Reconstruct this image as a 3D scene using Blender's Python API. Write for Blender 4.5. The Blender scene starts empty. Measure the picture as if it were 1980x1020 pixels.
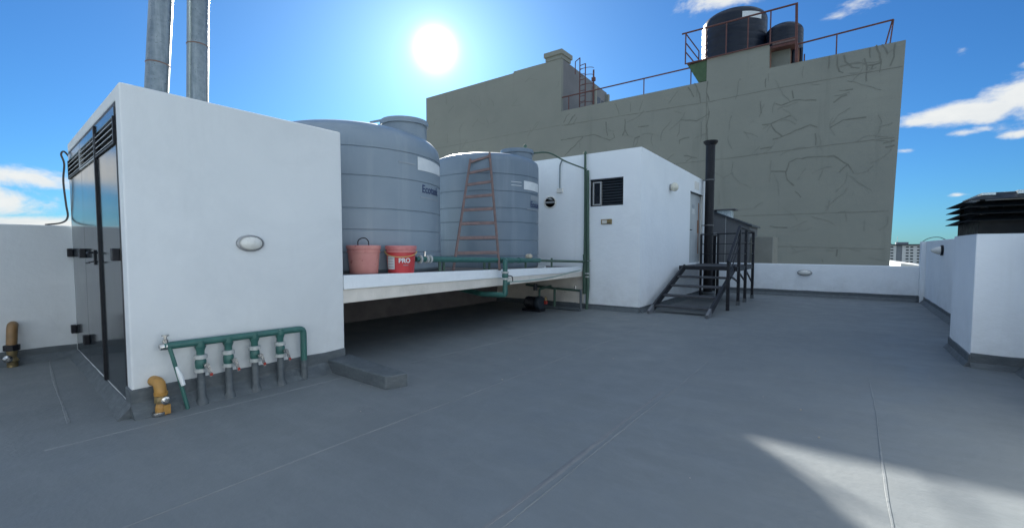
import bpy, bmesh, math, random
from mathutils import Vector, Matrix
R = math.radians
random.seed(7)
S = bpy.context.scene
COL = S.collection

# ------------------------------------------------------------------ camera, sky, sun, exposure
cam_d = bpy.data.cameras.new('camera')
cam_d.sensor_width = 36.0
cam_d.lens = 16.055
cam_d.shift_y = 0.0086
cam_d.clip_start = 0.05
cam_d.clip_end = 6000
cam = bpy.data.objects.new('camera', cam_d)
cam.location = (0, 0, 1.45)
cam.rotation_euler = (R(90 - 2.98), 0, R(36.27))
COL.objects.link(cam)
S.camera = cam

SUN_AZ, SUN_EL = -45.6, 22.8            # degrees, azimuth from +Y towards +X
sd = Vector((math.sin(R(SUN_AZ)) * math.cos(R(SUN_EL)), math.cos(R(SUN_AZ)) * math.cos(R(SUN_EL)), math.sin(R(SUN_EL))))
SKY = 0.05
FILL_CLOUD_LO, FILL_CLOUD_B = .42, 8.1
world = bpy.data.worlds.new('World')
S.world = world
world.use_nodes = True
nt = world.node_tree
nt.nodes.clear()
N = nt.nodes.new
def lk(a, b): nt.links.new(a, b)
def wmath(op, a, b=None, c=None, clamp=False):
    n = N('ShaderNodeMath'); n.operation = op; n.use_clamp = clamp
    for i, v in enumerate((a, b, c)):
        if v is None: continue
        if isinstance(v, (int, float)): n.inputs[i].default_value = v
        else: lk(v, n.inputs[i])
    return n.outputs[0]
def wdot(v, d):
    n = N('ShaderNodeVectorMath'); n.operation = 'DOT_PRODUCT'
    lk(v, n.inputs[0]); n.inputs[1].default_value = d
    return n.outputs['Value']
out = N('ShaderNodeOutputWorld'); bg = N('ShaderNodeBackground')
bg.inputs['Strength'].default_value = SKY
lk(bg.outputs[0], out.inputs[0])
sky = N('ShaderNodeTexSky'); sky.sky_type = 'NISHITA'; sky.sun_disc = False
sky.sun_elevation = R(SUN_EL); sky.sun_rotation = R(SUN_AZ)
sky.altitude = 50; sky.air_density = 1.0; sky.dust_density = 0.35; sky.ozone_density = 2.2
tc = N('ShaderNodeTexCoord')
DIR = tc.outputs['Generated']
# glare of the bright air right round the sun
cs = wmath('MINIMUM', wmath('MAXIMUM', wdot(DIR, tuple(sd)), -1.0), 1.0)
ang = wmath('MULTIPLY', wmath('ARCCOSINE', cs), 57.2958)
core = wmath('POWER', 2.71828, wmath('MULTIPLY', wmath('POWER', wmath('DIVIDE', ang, 1.6), 2.0), -1.0))
halo = wmath('POWER', 2.71828, wmath('MULTIPLY', wmath('DIVIDE', ang, 3.4), -1.0))
wide = wmath('POWER', 2.71828, wmath('MULTIPLY', wmath('DIVIDE', ang, 11.0), -1.0))
gl = wmath('ADD', wmath('MULTIPLY', core, 22.0), wmath('ADD', wmath('MULTIPLY', halo, 3.7), wmath('MULTIPLY', wide, 1.8)))
glc = N('ShaderNodeVectorMath'); glc.operation = 'SCALE'
glc.inputs[0].default_value = (0.86, 0.95, 1.0); lk(gl, glc.inputs['Scale'])
skyc = N('ShaderNodeVectorMath'); skyc.operation = 'MULTIPLY'
lk(sky.outputs[0], skyc.inputs[0]); skyc.inputs[1].default_value = (0.205, 0.50, 0.83)
addv = N('ShaderNodeVectorMath'); addv.operation = 'ADD'
lk(skyc.outputs[0], addv.inputs[0]); lk(glc.outputs[0], addv.inputs[1])
# clouds standing in fixed directions: (azimuth, elevation, half width, half height, softness weight)
CL = [(-82.9, 6.1, 5.0, 1.15, 1.0), (-85.5, 3.9, 5.0, 1.5, 1.1), (-78.5, 5.9, 2.2, .7, .8), (-83.5, 2.0, 9.0, .95, 1.2), (-95, 7, 9, 2.5, 1.0),
      (8.5, 12.0, 4.2, 1.15, 1.3), (11.8, 12.7, 3.6, 1.7, 1.35), (5.2, 11.6, 2.6, .6, .8), (8.4, 10.2, 1.8, .5, .5), (11.5, 9.5, 1.6, .5, .8),
      (7.6, 17.0, 1.6, .9, .38), (-12.5, 26.0, 5.0, 1.6, .85), (-.4, 22.7, 3.0, 1.5, .45), (4.1, 9.2, 1.3, .4, .45),
      (11.9, 14.8, 1.2, .7, .7), (7.9, 4.8, 1.2, .3, .5), (20, 11, 9, 3, 1.1), (-110, 8, 14, 3.5, 1.1), (-128, 14, 10, 2.5, .9),
      (-104, 13.5, 10, 1.4, .8), (60, 9, 14, 3, 1.0), (120, 12, 16, 4, 1.0), (-160, 10, 14, 3, 1.0)]
M = None; LOW = None
for az, el, w, h, k in CL:
    a, e = R(az), R(el)
    c = (math.sin(a) * math.cos(e), math.cos(a) * math.cos(e), math.sin(e))
    t = (math.cos(a), -math.sin(a), 0)
    u = (-math.sin(a) * math.sin(e), -math.cos(a) * math.sin(e), math.cos(e))
    p = wmath('DIVIDE', wdot(DIR, t), math.sin(R(w)))
    q = wmath('DIVIDE', wdot(DIR, u), math.sin(R(h)))
    r2 = wmath('ADD', wmath('MULTIPLY', p, p), wmath('MULTIPLY', q, q))
    m = wmath('MULTIPLY', wmath('SUBTRACT', 1.0, wmath('SQRT', r2)), 1.0)
    m = wmath('MULTIPLY', wmath('ADD', m, 1.0), wmath('GREATER_THAN', wdot(DIR, c), 0.3))
    m = wmath('MULTIPLY', m, 0.5 + 0.5 * k)
    lo = wmath('MULTIPLY', wmath('MULTIPLY', q, -1.0), wmath('GREATER_THAN', m, 0.8))
    M = m if M is None else wmath('MAXIMUM', M, m)
    LOW = lo if LOW is None else wmath('MAXIMUM', LOW, lo)
mp = N('ShaderNodeVectorMath'); mp.operation = 'MULTIPLY'; lk(DIR, mp.inputs[0]); mp.inputs[1].default_value = (1, 1, 1.9)
nz = N('ShaderNodeTexNoise'); nz.inputs['Scale'].default_value = 13; nz.inputs['Detail'].default_value = 9
nz.inputs['Roughness'].default_value = 0.62; nz.inputs['Distortion'].default_value = 0.35
lk(mp.outputs[0], nz.inputs['Vector'])
nz2 = N('ShaderNodeTexNoise'); nz2.inputs['Scale'].default_value = 55; nz2.inputs['Detail'].default_value = 6
lk(mp.outputs[0], nz2.inputs['Vector'])
dn = wmath('ADD', M, wmath('MULTIPLY', wmath('SUBTRACT', nz.outputs['Fac'], 0.5), 2.2))
dn = wmath('ADD', dn, wmath('MULTIPLY', wmath('SUBTRACT', nz2.outputs['Fac'], 0.5), 0.5))
ss = N('ShaderNodeMapRange'); ss.interpolation_type = 'SMOOTHSTEP'
lk(dn, ss.inputs['Value']); ss.inputs['From Min'].default_value = 0.98; ss.inputs['From Max'].default_value = 1.75
ss.inputs['To Max'].default_value = 0.96
shade = wmath('ADD', wmath('MULTIPLY', LOW, 0.10), wmath('MULTIPLY', wmath('SUBTRACT', nz2.outputs['Fac'], 0.35), 0.35), clamp=True)
ccol = N('ShaderNodeMix'); ccol.data_type = 'RGBA'
lk(shade, ccol.inputs[0]); ccol.inputs[6].default_value = (5.9, 6.0, 5.9, 1); ccol.inputs[7].default_value = (3.3, 3.9, 4.5, 1)
mx = N('ShaderNodeMix'); mx.data_type = 'RGBA'
lk(ss.outputs[0], mx.inputs[0]); lk(addv.outputs[0], mx.inputs[6]); lk(ccol.outputs[2], mx.inputs[7])
# cumulus added out of view, brightened to fill shaded walls (glossy doors mirror it)
sp_ = N('ShaderNodeSeparateXYZ'); lk(DIR, sp_.inputs[0])
dz_ = wmath('ADD', wmath('MAXIMUM', sp_.outputs[2], 0.0), 0.22)
cb = N('ShaderNodeCombineXYZ'); lk(wmath('DIVIDE', sp_.outputs[0], dz_), cb.inputs[0]); lk(wmath('DIVIDE', sp_.outputs[1], dz_), cb.inputs[1])
nf = N('ShaderNodeTexNoise'); nf.inputs['Scale'].default_value = 1.7; nf.inputs['Detail'].default_value = 8; nf.inputs['Roughness'].default_value = .55
lk(cb.outputs[0], nf.inputs['Vector'])
fd = N('ShaderNodeMapRange'); fd.interpolation_type = 'SMOOTHSTEP'; lk(nf.outputs['Fac'], fd.inputs[0]); fd.inputs[1].default_value = FILL_CLOUD_LO; fd.inputs[2].default_value = FILL_CLOUD_LO + .13
away = N('ShaderNodeMapRange'); away.interpolation_type = 'SMOOTHSTEP'; lk(wdot(DIR, (-.5916, .8062, .0)), away.inputs[0])
away.inputs[1].default_value = .60; away.inputs[2].default_value = .30
fcol = N('ShaderNodeMix'); fcol.data_type = 'RGBA'; lk(wmath('SUBTRACT', nf.outputs['Fac'], .1, clamp=True), fcol.inputs[0])
fcol.inputs[6].default_value = (FILL_CLOUD_B * .90, FILL_CLOUD_B * 1.02, FILL_CLOUD_B * 1.14, 1); fcol.inputs[7].default_value = (FILL_CLOUD_B * .60, FILL_CLOUD_B * .75, FILL_CLOUD_B * .92, 1)
mx2 = N('ShaderNodeMix'); mx2.data_type = 'RGBA'
lk(wmath('MULTIPLY', fd.outputs[0], away.outputs[0]), mx2.inputs[0]); lk(mx.outputs[2], mx2.inputs[6]); lk(fcol.outputs[2], mx2.inputs[7])
lk(mx2.outputs[2], bg.inputs['Color'])

sun_d = bpy.data.lights.new('sun', 'SUN'); sun_d.energy = 5.0; sun_d.angle = R(0.9); sun_d.color = (1.0, 0.95, 0.86)
sun = bpy.data.objects.new('sun', sun_d); COL.objects.link(sun)
sun.rotation_euler = sd.to_track_quat('Z', 'Y').to_euler(); sun.location = (0, 0, 20)

S.view_settings.view_transform = 'Standard'
S.view_settings.look = 'None'
S.view_settings.exposure = 1.6
S.view_settings.gamma = 1.0
S.view_settings.use_curve_mapping = False

# ------------------------------------------------------------------ materials
def mat(name, c1, c2=None, rough=0.7, metal=0.0, scale=3.0, bump=0.0, bscale=60.0, stretch=(1, 1, 1), spec=0.5, detail=5,
        spots=None, spot_scale=20., spot_thr=.7, ior=1.5, rvar=0.1, strokes=None, streak=None, coat=0, rings=None, grime=None):
    m = bpy.data.materials.new(name); m.use_nodes = True
    t = m.node_tree; b = t.nodes['Principled BSDF']; n = t.nodes.new; L = t.links.new
    b.inputs['Roughness'].default_value = rough; b.inputs['Metallic'].default_value = metal
    b.inputs['Specular IOR Level'].default_value = spec; b.inputs['IOR'].default_value = ior
    b.inputs['Coat Weight'].default_value = coat
    co = n('ShaderNodeTexCoord'); mpn = n('ShaderNodeMapping'); mpn.inputs['Scale'].default_value = stretch
    geo = n('ShaderNodeNewGeometry')
    L(geo.outputs['Position'], mpn.inputs['Vector'])
    def noise(sc, det=5, src=None, rg=.55, dist=0.):
        q = n('ShaderNodeTexNoise'); q.inputs['Scale'].default_value = sc; q.inputs['Detail'].default_value = det
        q.inputs['Roughness'].default_value = rg; q.inputs['Distortion'].default_value = dist
        L(src or mpn.outputs[0], q.inputs['Vector']); return q.outputs['Fac']
    def mr(v, a, b_, c=0., d=1.):
        q = n('ShaderNodeMapRange'); L(v, q.inputs[0]); q.inputs[1].default_value = a; q.inputs[2].default_value = b_
        q.inputs[3].default_value = c; q.inputs[4].default_value = d; return q.outputs[0]
    def mix(f, a, b_):
        q = n('ShaderNodeMix'); q.data_type = 'RGBA'
        if isinstance(f, float): q.inputs[0].default_value = f
        else: L(f, q.inputs[0])
        for i, v in ((6, a), (7, b_)):
            if isinstance(v, tuple): q.inputs[i].default_value = (*v[:3], 1)
            else: L(v, q.inputs[i])
        return q.outputs[2]
    c2 = c2 or tuple(x * .85 for x in c1)
    f = noise(scale, detail)
    col = mix(mr(f, .3, .7), c1, c2)
    if strokes:
        m2 = n('ShaderNodeMapping'); m2.inputs['Scale'].default_value = strokes[1]; L(geo.outputs['Position'], m2.inputs['Vector'])
        col = mix(mr(noise(strokes[2], 6, m2.outputs[0], .7), .45, .75, 0, strokes[3]), col, strokes[0])
    if streak:
        m3 = n('ShaderNodeMapping'); m3.inputs['Scale'].default_value = (1, 1, .08); L(geo.outputs['Position'], m3.inputs['Vector'])
        col = mix(mr(noise(streak[1], 6, m3.outputs[0], .65), streak[2], streak[2] + .18, 0, streak[3]), col, streak[0])
    if grime:
        sx_ = n('ShaderNodeSeparateXYZ'); L(geo.outputs['Position'], sx_.inputs[0])
        g1 = n('ShaderNodeMath'); g1.operation = 'MULTIPLY'; L(mr(sx_.outputs[2], grime[1], .1, 0, 1), g1.inputs[0]); L(mr(noise(2.3, 8, None, .7), .38, .68, 0, grime[2]), g1.inputs[1])
        col = mix(g1.outputs[0], col, grime[0])
        col = mix(mr(noise(.55, 9, None, .72, .8), .48, .62, 0, .5), col, tuple(x * .93 for x in c2))
    if rings:
        for sc_, off in ((.38, .50), (.23, .46), (.9, .56)):
            q = noise(sc_, 7, None, .5, .6)
            w1 = mr(q, off - .012, off, 0, 1); w2 = mr(q, off, off + .004, 1, 0)
            mm = n('ShaderNodeMath'); mm.operation = 'MULTIPLY'; L(w1, mm.inputs[0]); L(w2, mm.inputs[1])
            m4 = n('ShaderNodeMath'); m4.operation = 'MULTIPLY'; L(mm.outputs[0], m4.inputs[0]); m4.inputs[1].default_value = rings[1]
            col = mix(m4.outputs[0], col, rings[0])
    if spots:
        col = mix(mr(noise(spot_scale, 8, None, .7), spot_thr, spot_thr + .06), col, spots)
    L(col, b.inputs['Base Color'])
    L(mr(noise(scale * 2.7, 4), .3, .7, max(rough - rvar, .02), min(rough + rvar, 1)), b.inputs['Roughness'])
    if bump:
        bp = n('ShaderNodeBump'); bp.inputs['Strength'].default_value = bump; bp.inputs['Distance'].default_value = .01
        L(noise(bscale, 6, None, .6), bp.inputs['Height']); L(bp.outputs[0], b.inputs['Normal'])
    return m
M_ = {}
M_['white'] = mat('white_masonry_paint', (.83, .87, .89), (.775, .82, .85), .75, grime=((.50, .52, .52), .95, .55), bump=.7, bscale=9, scale=.9, streak=((.70, .73, .74), 3.0, .56, .4), spots=(.62, .62, .60), spot_scale=5, spot_thr=.70)
M_['white_room'] = mat('light_offset_white', (.66, .69, .70), (.61, .645, .66), .75, grime=((.42, .44, .44), 1.0, .55), bump=.7, bscale=9, scale=1.1, streak=((.56, .585, .59), 3.0, .56, .4), spots=(.54, .55, .54), spot_scale=5, spot_thr=.70)  # white paint, greyed in the colour to offset the light these walls catch
M_['white_old'] = mat('old_white_paint', (.74, .74, .70), (.66, .65, .61), .8, bump=.5, bscale=20, scale=3, streak=((.48, .46, .41), 5, .57, .8))
M_['beige'] = mat('bare_render', (.74, .70, .63), (.60, .57, .51), .9, bump=.5, bscale=30, scale=4, spots=(.12, .12, .12), spot_scale=6, spot_thr=.66)
M_['floor'] = mat('grey_roof_membrane', (.166, .184, .192), (.146, .163, .171), .60, bump=.35, bscale=22, scale=.8, spec=.4,
                  strokes=((.185, .205, .214), (.8, 3.2, 1), 1.3, .7), spots=(.235, .25, .26), spot_scale=14, spot_thr=.74, rvar=.14, rings=((.20, .222, .232), .14))
M_['skirt'] = mat('grey_skirting_membrane', (.088, .106, .118), (.07, .086, .097), .6, bump=.8, bscale=25, scale=4, strokes=((.145, .168, .182), (3, 3, 9), 3, .6))
M_['seam'] = mat('membrane_lap', (.205, .222, .228), (.165, .182, .19), .55, bump=.6, bscale=30, scale=6)
M_['dark_seam'] = mat('membrane_ridge', (.185, .192, .197), (.16, .168, .174), .65, bump=.6, bscale=30, scale=6)
M_['grey_wall'] = mat('grey_rendered_concrete', (.272, .280, .245), (.222, .232, .208), .9, bump=.6, bscale=3, scale=.22, detail=8,
                      strokes=((.245, .25, .222), (.25, 1, 2.4), .9, .8), streak=((.165, .172, .155), 1.1, .56, .5), spots=(.235, .24, .215), spot_scale=2.2, spot_thr=.60)
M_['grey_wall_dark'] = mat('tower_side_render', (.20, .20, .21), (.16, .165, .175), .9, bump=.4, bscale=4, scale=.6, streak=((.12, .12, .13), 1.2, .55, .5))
M_['crack'] = mat('crack_filler', (.195, .20, .175), (.155, .16, .14), .9)
M_['hair'] = mat('hairline_filler', (.238, .243, .215), (.205, .212, .19), .9)
M_['joint'] = mat('pour_joint', (.21, .212, .185), (.18, .184, .162), .9)
M_['tank'] = mat('glare_lightened_polyethylene', (.235, .29, .34), (.20, .255, .305), .42, scale=1.5, bump=.15, bscale=8, streak=((.30, .35, .39), 3, .55, .55), rvar=.08)  # plastic colour lightened to take in the veil of glare
M_['tank_less_glare'] = mat('blue_grey_plastic_less_glare', (.17, .22, .275), (.14, .19, .24), .42, scale=1.5, bump=.15, bscale=8, streak=((.24, .29, .335), 3, .55, .6), rvar=.08)  # same plastic with less glare put into the colour
M_['tank_groove'] = mat('tank_groove', (.06, .085, .12), rough=.6)
M_['tank_black'] = mat('black_tank_plastic', (.005, .010, .022), (.008, .013, .026), .38, bump=.1, bscale=5, spec=.35)
M_['label_white'] = mat('white_sticker', (.72, .75, .76), (.62, .66, .68), .5, scale=8)
M_['label_blue'] = mat('blue_print', (.03, .055, .14), rough=.5)
M_['label_faint'] = mat('faint_print', (.30, .34, .38), rough=.5)
M_['galv'] = mat('galvanised_steel', (.25, .29, .31), (.16, .20, .22), .36, 0.7, scale=22, bump=.2, bscale=60, streak=((.38, .42, .43), 14, .5, .6))
M_['galv_seam'] = mat('seam_rust', (.20, .12, .09), (.12, .08, .07), .7)
M_['door_black'] = mat('gloss_dark_door', (.018, .024, .030), (.022, .030, .036), .12, scale=1.5, bump=.035, bscale=2.2, ior=1.52, rvar=.03)
M_['black'] = mat('black_painted_steel', (.007, .008, .012), (.012, .013, .017), .5, scale=8, bump=.2, spec=.3)
M_['hood'] = mat('black_hood_metal', (.004, .006, .008), (.007, .010, .012), .45, scale=5, bump=.1, spec=.15)
M_['stair'] = mat('worn_black_stair_paint', (.009, .011, .016), (.018, .020, .026), .55, spec=.3, scale=12, bump=.3, spots=(.09, .075, .065), spot_scale=25, spot_thr=.68)
M_['tread'] = mat('dusty_dark_tread', (.028, .031, .038), (.06, .065, .075), .6, scale=6, bump=.5, bscale=80)
M_['stair_foot'] = mat('grey_overpainted_foot', (.16, .17, .185), (.12, .13, .14), .6, scale=10)
M_['green'] = mat('green_water_pipe', (.035, .135, .115), (.028, .105, .095), .42, scale=12, spots=(.35, .40, .38), spot_scale=24, spot_thr=.67)  # pale spots paint patches of sheen on the green
M_['green_old'] = mat('aged_green_pipe', (.06, .12, .085), (.045, .085, .065), .6, scale=9, spots=(.22, .25, .2), spot_scale=20, spot_thr=.68)
M_['hose'] = mat('pale_green_hose', (.28, .38, .33), (.2, .28, .25), .5)
M_['union'] = mat('grey_white_union', (.50, .52, .50), (.36, .38, .38), .5, scale=25, spots=(.15, .17, .17), spot_scale=40, spot_thr=.63)
M_['chrome'] = mat('chromed_valve', (.62, .62, .60), (.4, .4, .4), .22, 1.0, scale=20)
M_['red'] = mat('red_valve_tag', (.35, .03, .02), rough=.5)
M_['yellow'] = mat('yellow_gas_paint', (.42, .23, .05), (.32, .165, .04), .45, scale=15, spots=(.2, .1, .03), spot_scale=30, spot_thr=.66)
M_['brown_yellow'] = mat('dull_ochre_gas_paint', (.26, .15, .06), (.19, .115, .05), .5, scale=12)
M_['brass'] = mat('weathered_brass', (.40, .30, .14), (.25, .2, .12), .4, .8, scale=30)
M_['rust'] = mat('rusty_red_steel', (.16, .065, .055), (.10, .045, .045), .75, scale=8, bump=.4)
M_['ladder'] = mat('rust_brown_ladder', (.21, .135, .12), (.13, .095, .09), .7, scale=10, bump=.4, spots=(.4, .38, .36), spot_scale=22, spot_thr=.66)
M_['bucket_pink'] = mat('faded_pink_plastic', (.62, .28, .24), (.56, .22, .20), .5, scale=6, spots=(.36, .10, .09), spot_scale=9, spot_thr=.60)
M_['bucket_red'] = mat('red_bucket_plastic', (.58, .055, .06), (.50, .05, .055), .42, scale=6)
M_['bucket_rim'] = mat('faded_red_rim', (.60, .22, .21), (.50, .16, .16), .5, scale=14)
M_['yellow_wire'] = mat('yellow_handle', (.62, .45, .15), rough=.4)
M_['paper'] = mat('worn_paper_label', (.66, .68, .66), (.5, .53, .54), .7, scale=12)
M_['lamp_glass'] = mat('frosted_lamp_glass', (.66, .66, .62), (.58, .59, .56), .3, scale=10, coat=.4)
M_['lamp_ring'] = mat('grey_lamp_ring', (.38, .39, .40), (.3, .31, .32), .4, .3, scale=10)
M_['cream'] = mat('cream_glass_globe', (.72, .69, .58), (.66, .63, .52), .3, coat=.4)
M_['glass_dark'] = mat('dark_window', (.008, .012, .018), rough=.15)
M_['slat'] = mat('dark_louvre_slat', (.018, .026, .036), (.03, .04, .05), .45, scale=8)
M_['alu'] = mat('dull_aluminium', (.42, .43, .42), (.34, .35, .35), .45, .5, scale=10)
M_['door_old'] = mat('weathered_grey_door', (.46, .49, .50), (.36, .40, .42), .6, scale=2.5, streak=((.30, .33, .35), 6, .52, .7), bump=.3)
M_['rust_stain'] = mat('orange_rust_stain', (.32, .16, .08), (.20, .09, .05), .85, scale=12)
M_['shed'] = mat('dark_grey_sheet', (.11, .115, .12), (.09, .094, .10), .6, scale=3)
M_['lower_block'] = mat('weathered_low_wall', (.23, .23, .20), (.20, .20, .175), .9)
M_['shade_render'] = mat('shade_dark_render', (.16, .145, .14), (.11, .10, .10), .95, bump=.5, scale=3)  # brown render with the shade below the platform in its colour
M_['silver'] = mat('bright_galvanised', (.62, .70, .73), (.5, .58, .6), .3, .4, scale=12)
M_['green_wall'] = mat('green_painted_bracket', (.075, .135, .07), (.055, .10, .055), .85, scale=3)
M_['apt'] = mat('pale_apartment_render', (.55, .56, .56), (.48, .5, .5), .9, scale=.2)
M_['apt_grey'] = mat('grey_apartment_band', (.19, .21, .24), (.16, .18, .2), .9, scale=.2)
M_['city'] = mat('city_ground', (.20, .20, .18), (.10, .12, .09), .95, scale=.02, detail=8)
M_['wood'] = mat('dirty_platform_top', (.15, .14, .13), (.09, .085, .08), .85, scale=5, bump=.5, spots=(.3, .28, .25), spot_scale=14, spot_thr=.66)
M_['stone'] = mat('pale_stone', (.5, .45, .36), (.38, .34, .28), .9, scale=14, bump=.6)
M_['cable'] = mat('black_cable', (.012, .014, .018), rough=.5)
M_['facade'] = mat('facade_render', (.5, .5, .48), rough=.9)

# ------------------------------------------------------------------ mesh helpers
class MB:
    def __init__(s): s.v = []; s.f = []
    def add(s, v, f, T=None):
        o = len(s.v)
        s.v += [tuple(T @ Vector(p)) if T else tuple(p) for p in v]
        s.f += [tuple(i + o for i in q) for q in f]
        return s
    def box(s, x0, x1, y0, y1, z0, z1, T=None):
        v = [(x, y, z) for z in (z0, z1) for y in (y0, y1) for x in (x0, x1)]
        return s.add(v, [(0, 2, 3, 1), (4, 5, 7, 6), (0, 1, 5, 4), (2, 6, 7, 3), (0, 4, 6, 2), (1, 3, 7, 5)], T)
    def prism(s, poly, z0, z1, T=None):           # poly in xy (CCW), z may be lists
        n = len(poly)
        a = z0 if isinstance(z0, (list, tuple)) else [z0] * n
        b = z1 if isinstance(z1, (list, tuple)) else [z1] * n
        v = [(p[0], p[1], a[i]) for i, p in enumerate(poly)] + [(p[0], p[1], b[i]) for i, p in enumerate(poly)]
        f = [tuple(range(n - 1, -1, -1)), tuple(range(n, 2 * n))] + [(i, (i + 1) % n, n + (i + 1) % n, n + i) for i in range(n)]
        return s.add(v, f, T)
    def slabxz(s, poly, y0, y1, T=None):          # outline in xz, thickness in y
        n = len(poly)
        v = [(p[0], y0, p[1]) for p in poly] + [(p[0], y1, p[1]) for p in poly]
        f = [tuple(range(n)), tuple(range(2 * n - 1, n - 1, -1))] + [(i, n + i, n + (i + 1) % n, (i + 1) % n) for i in range(n)]
        return s.add(v, f, T)
    def tube(s, pts, r, n=10, caps=True):
        pts = [Vector(p) for p in pts]
        rr = r if isinstance(r, (list, tuple)) else [r] * len(pts)
        rings = []; prev = None
        for i, p in enumerate(pts):
            d = (pts[min(i + 1, len(pts) - 1)] - pts[max(i - 1, 0)]).normalized()
            if prev is None:
                a = Vector((0, 0, 1)) if abs(d.z) < .9 else Vector((1, 0, 0))
                u = d.cross(a).normalized()
            else:
                u = (prev - d * prev.dot(d)).normalized()
            prev = u; w = d.cross(u)
            rings.append([p + (u * math.cos(2 * math.pi * k / n) + w * math.sin(2 * math.pi * k / n)) * rr[i] for k in range(n)])
        v = [q for g in rings for q in g]; f = []
        for i in range(len(pts) - 1):
            for k in range(n):
                f.append((i * n + k, i * n + (k + 1) % n, (i + 1) * n + (k + 1) % n, (i + 1) * n + k))
        if caps: f += [tuple(range(n - 1, -1, -1)), tuple(range((len(pts) - 1) * n, len(pts) * n))]
        return s.add(v, f)
    def lathe(s, prof, n=32, T=None, sx=1, sy=1):    # prof = [(r, z)], around Z
        v = []; f = []
        for r, z in prof:
            for k in range(n):
                a = 2 * math.pi * k / n
                v.append((r * math.cos(a) * sx, r * math.sin(a) * sy, z))
        for i in range(len(prof) - 1):
            for k in range(n):
                f.append((i * n + k, i * n + (k + 1) % n, (i + 1) * n + (k + 1) % n, (i + 1) * n + k))
        f += [tuple(range(n - 1, -1, -1)), tuple(range((len(prof) - 1) * n, len(prof) * n))]
        return s.add(v, f, T)
    def build(s, name, m, parent=None, smooth=False, bevel=0, seg=2):
        me = bpy.data.meshes.new(name)
        off = parent_world(parent) if parent else Vector((0, 0, 0))
        me.from_pydata([tuple(Vector(p) - off) for p in s.v], [], s.f)
        bm = bmesh.new(); bm.from_mesh(me); bmesh.ops.recalc_face_normals(bm, faces=bm.faces); bm.to_mesh(me); bm.free()
        me.materials.append(m if not isinstance(m, str) else M_[m])
        o = bpy.data.objects.new(name, me); COL.objects.link(o)
        if parent: o.parent = parent
        if smooth:
            me.polygons.foreach_set('use_smooth', [True] * len(me.polygons))
            e = o.modifiers.new('es', 'EDGE_SPLIT'); e.split_angle = R(38)
        if bevel:
            b = o.modifiers.new('bv', 'BEVEL'); b.width = bevel; b.segments = seg; b.limit_method = 'ANGLE'; b.angle_limit = R(40)
        return o
def parent_world(p):
    v = Vector(p.location)
    while p.parent: p = p.parent; v = v + Vector(p.location)
    return v
def thing(name, label, cat, loc=(0, 0, 0), group=None, kind=None):
    o = bpy.data.objects.new(name, None); COL.objects.link(o); o.location = loc; o.empty_display_size = .1
    o['label'] = label; o['category'] = cat
    if group: o['group'] = group
    if kind: o['kind'] = kind
    return o
def tag(o, label, cat, group=None, kind=None):
    if label: o['label'] = label
    if cat: o['category'] = cat
    if group: o['group'] = group
    if kind: o['kind'] = kind
    return o
def clone(o, parent, dz=Vector((0, 0, 0))):
    c = o.copy(); COL.objects.link(c); c.parent = parent; c.location = o.location + Vector(dz); return c
def bez(pts, n=8):                                  # smooth path through points
    P = [Vector(p) for p in pts]; P = [2 * P[0] - P[1]] + P + [2 * P[-1] - P[-2]]; o = []
    for i in range(1, len(P) - 2):
        for k in range(n):
            t = k / n; a, b, c, d = P[i - 1:i + 3]
            o.append(.5 * ((2 * b) + (c - a) * t + (2 * a - 5 * b + 4 * c - d) * t * t + (3 * b - a - 3 * c + d) * t ** 3))
    return o + [P[-2]]
def round_path(pts, r=.05, n=4):                    # straight runs with rounded elbows
    P = [Vector(p) for p in pts]; o = [P[0]]
    for i in range(1, len(P) - 1):
        a = (P[i - 1] - P[i]); b = (P[i + 1] - P[i]); rr = min(r, a.length * .45, b.length * .45)
        a = P[i] + a.normalized() * rr; b = P[i] + b.normalized() * rr
        for k in range(n + 1):
            t = k / n; o.append(a * (1 - t) ** 2 + P[i] * 2 * t * (1 - t) + b * t * t)
    return o + [P[-1]]
def rotT(loc, axis, ang): return Matrix.Translation(loc) @ Matrix.Rotation(ang, 4, axis)
TX = Matrix.Rotation(R(90), 4, 'Y')                 # lathe axis to +X
TYm = Matrix.Rotation(R(90), 4, 'X')                # lathe axis to -Y
def text_mesh(body, size, depth=.002, bold=0.0):
    cu = bpy.data.curves.new('lettering', 'FONT'); cu.body = body; cu.size = size; cu.extrude = depth; cu.offset = bold
    cu.align_x = 'CENTER'; cu.align_y = 'CENTER'
    o = bpy.data.objects.new('tmp', cu); COL.objects.link(o)
    bpy.context.view_layer.update()
    me = bpy.data.meshes.new_from_object(o.evaluated_get(bpy.context.evaluated_depsgraph_get()))
    bpy.data.objects.remove(o)
    v = [tuple(x.co) for x in me.vertices]; f = [tuple(p.vertices) for p in me.polygons]
    return v, f
def wrap(c, r, a0, z0, v):                          # flat (x,y,depth) onto a vertical cylinder, seen from outside
    o = []
    for x, y, z in v:
        a = a0 + x / r
        o.append((c[0] + (r + z) * math.cos(a), c[1] + (r + z) * math.sin(a), z0 + y))
    return o
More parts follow.
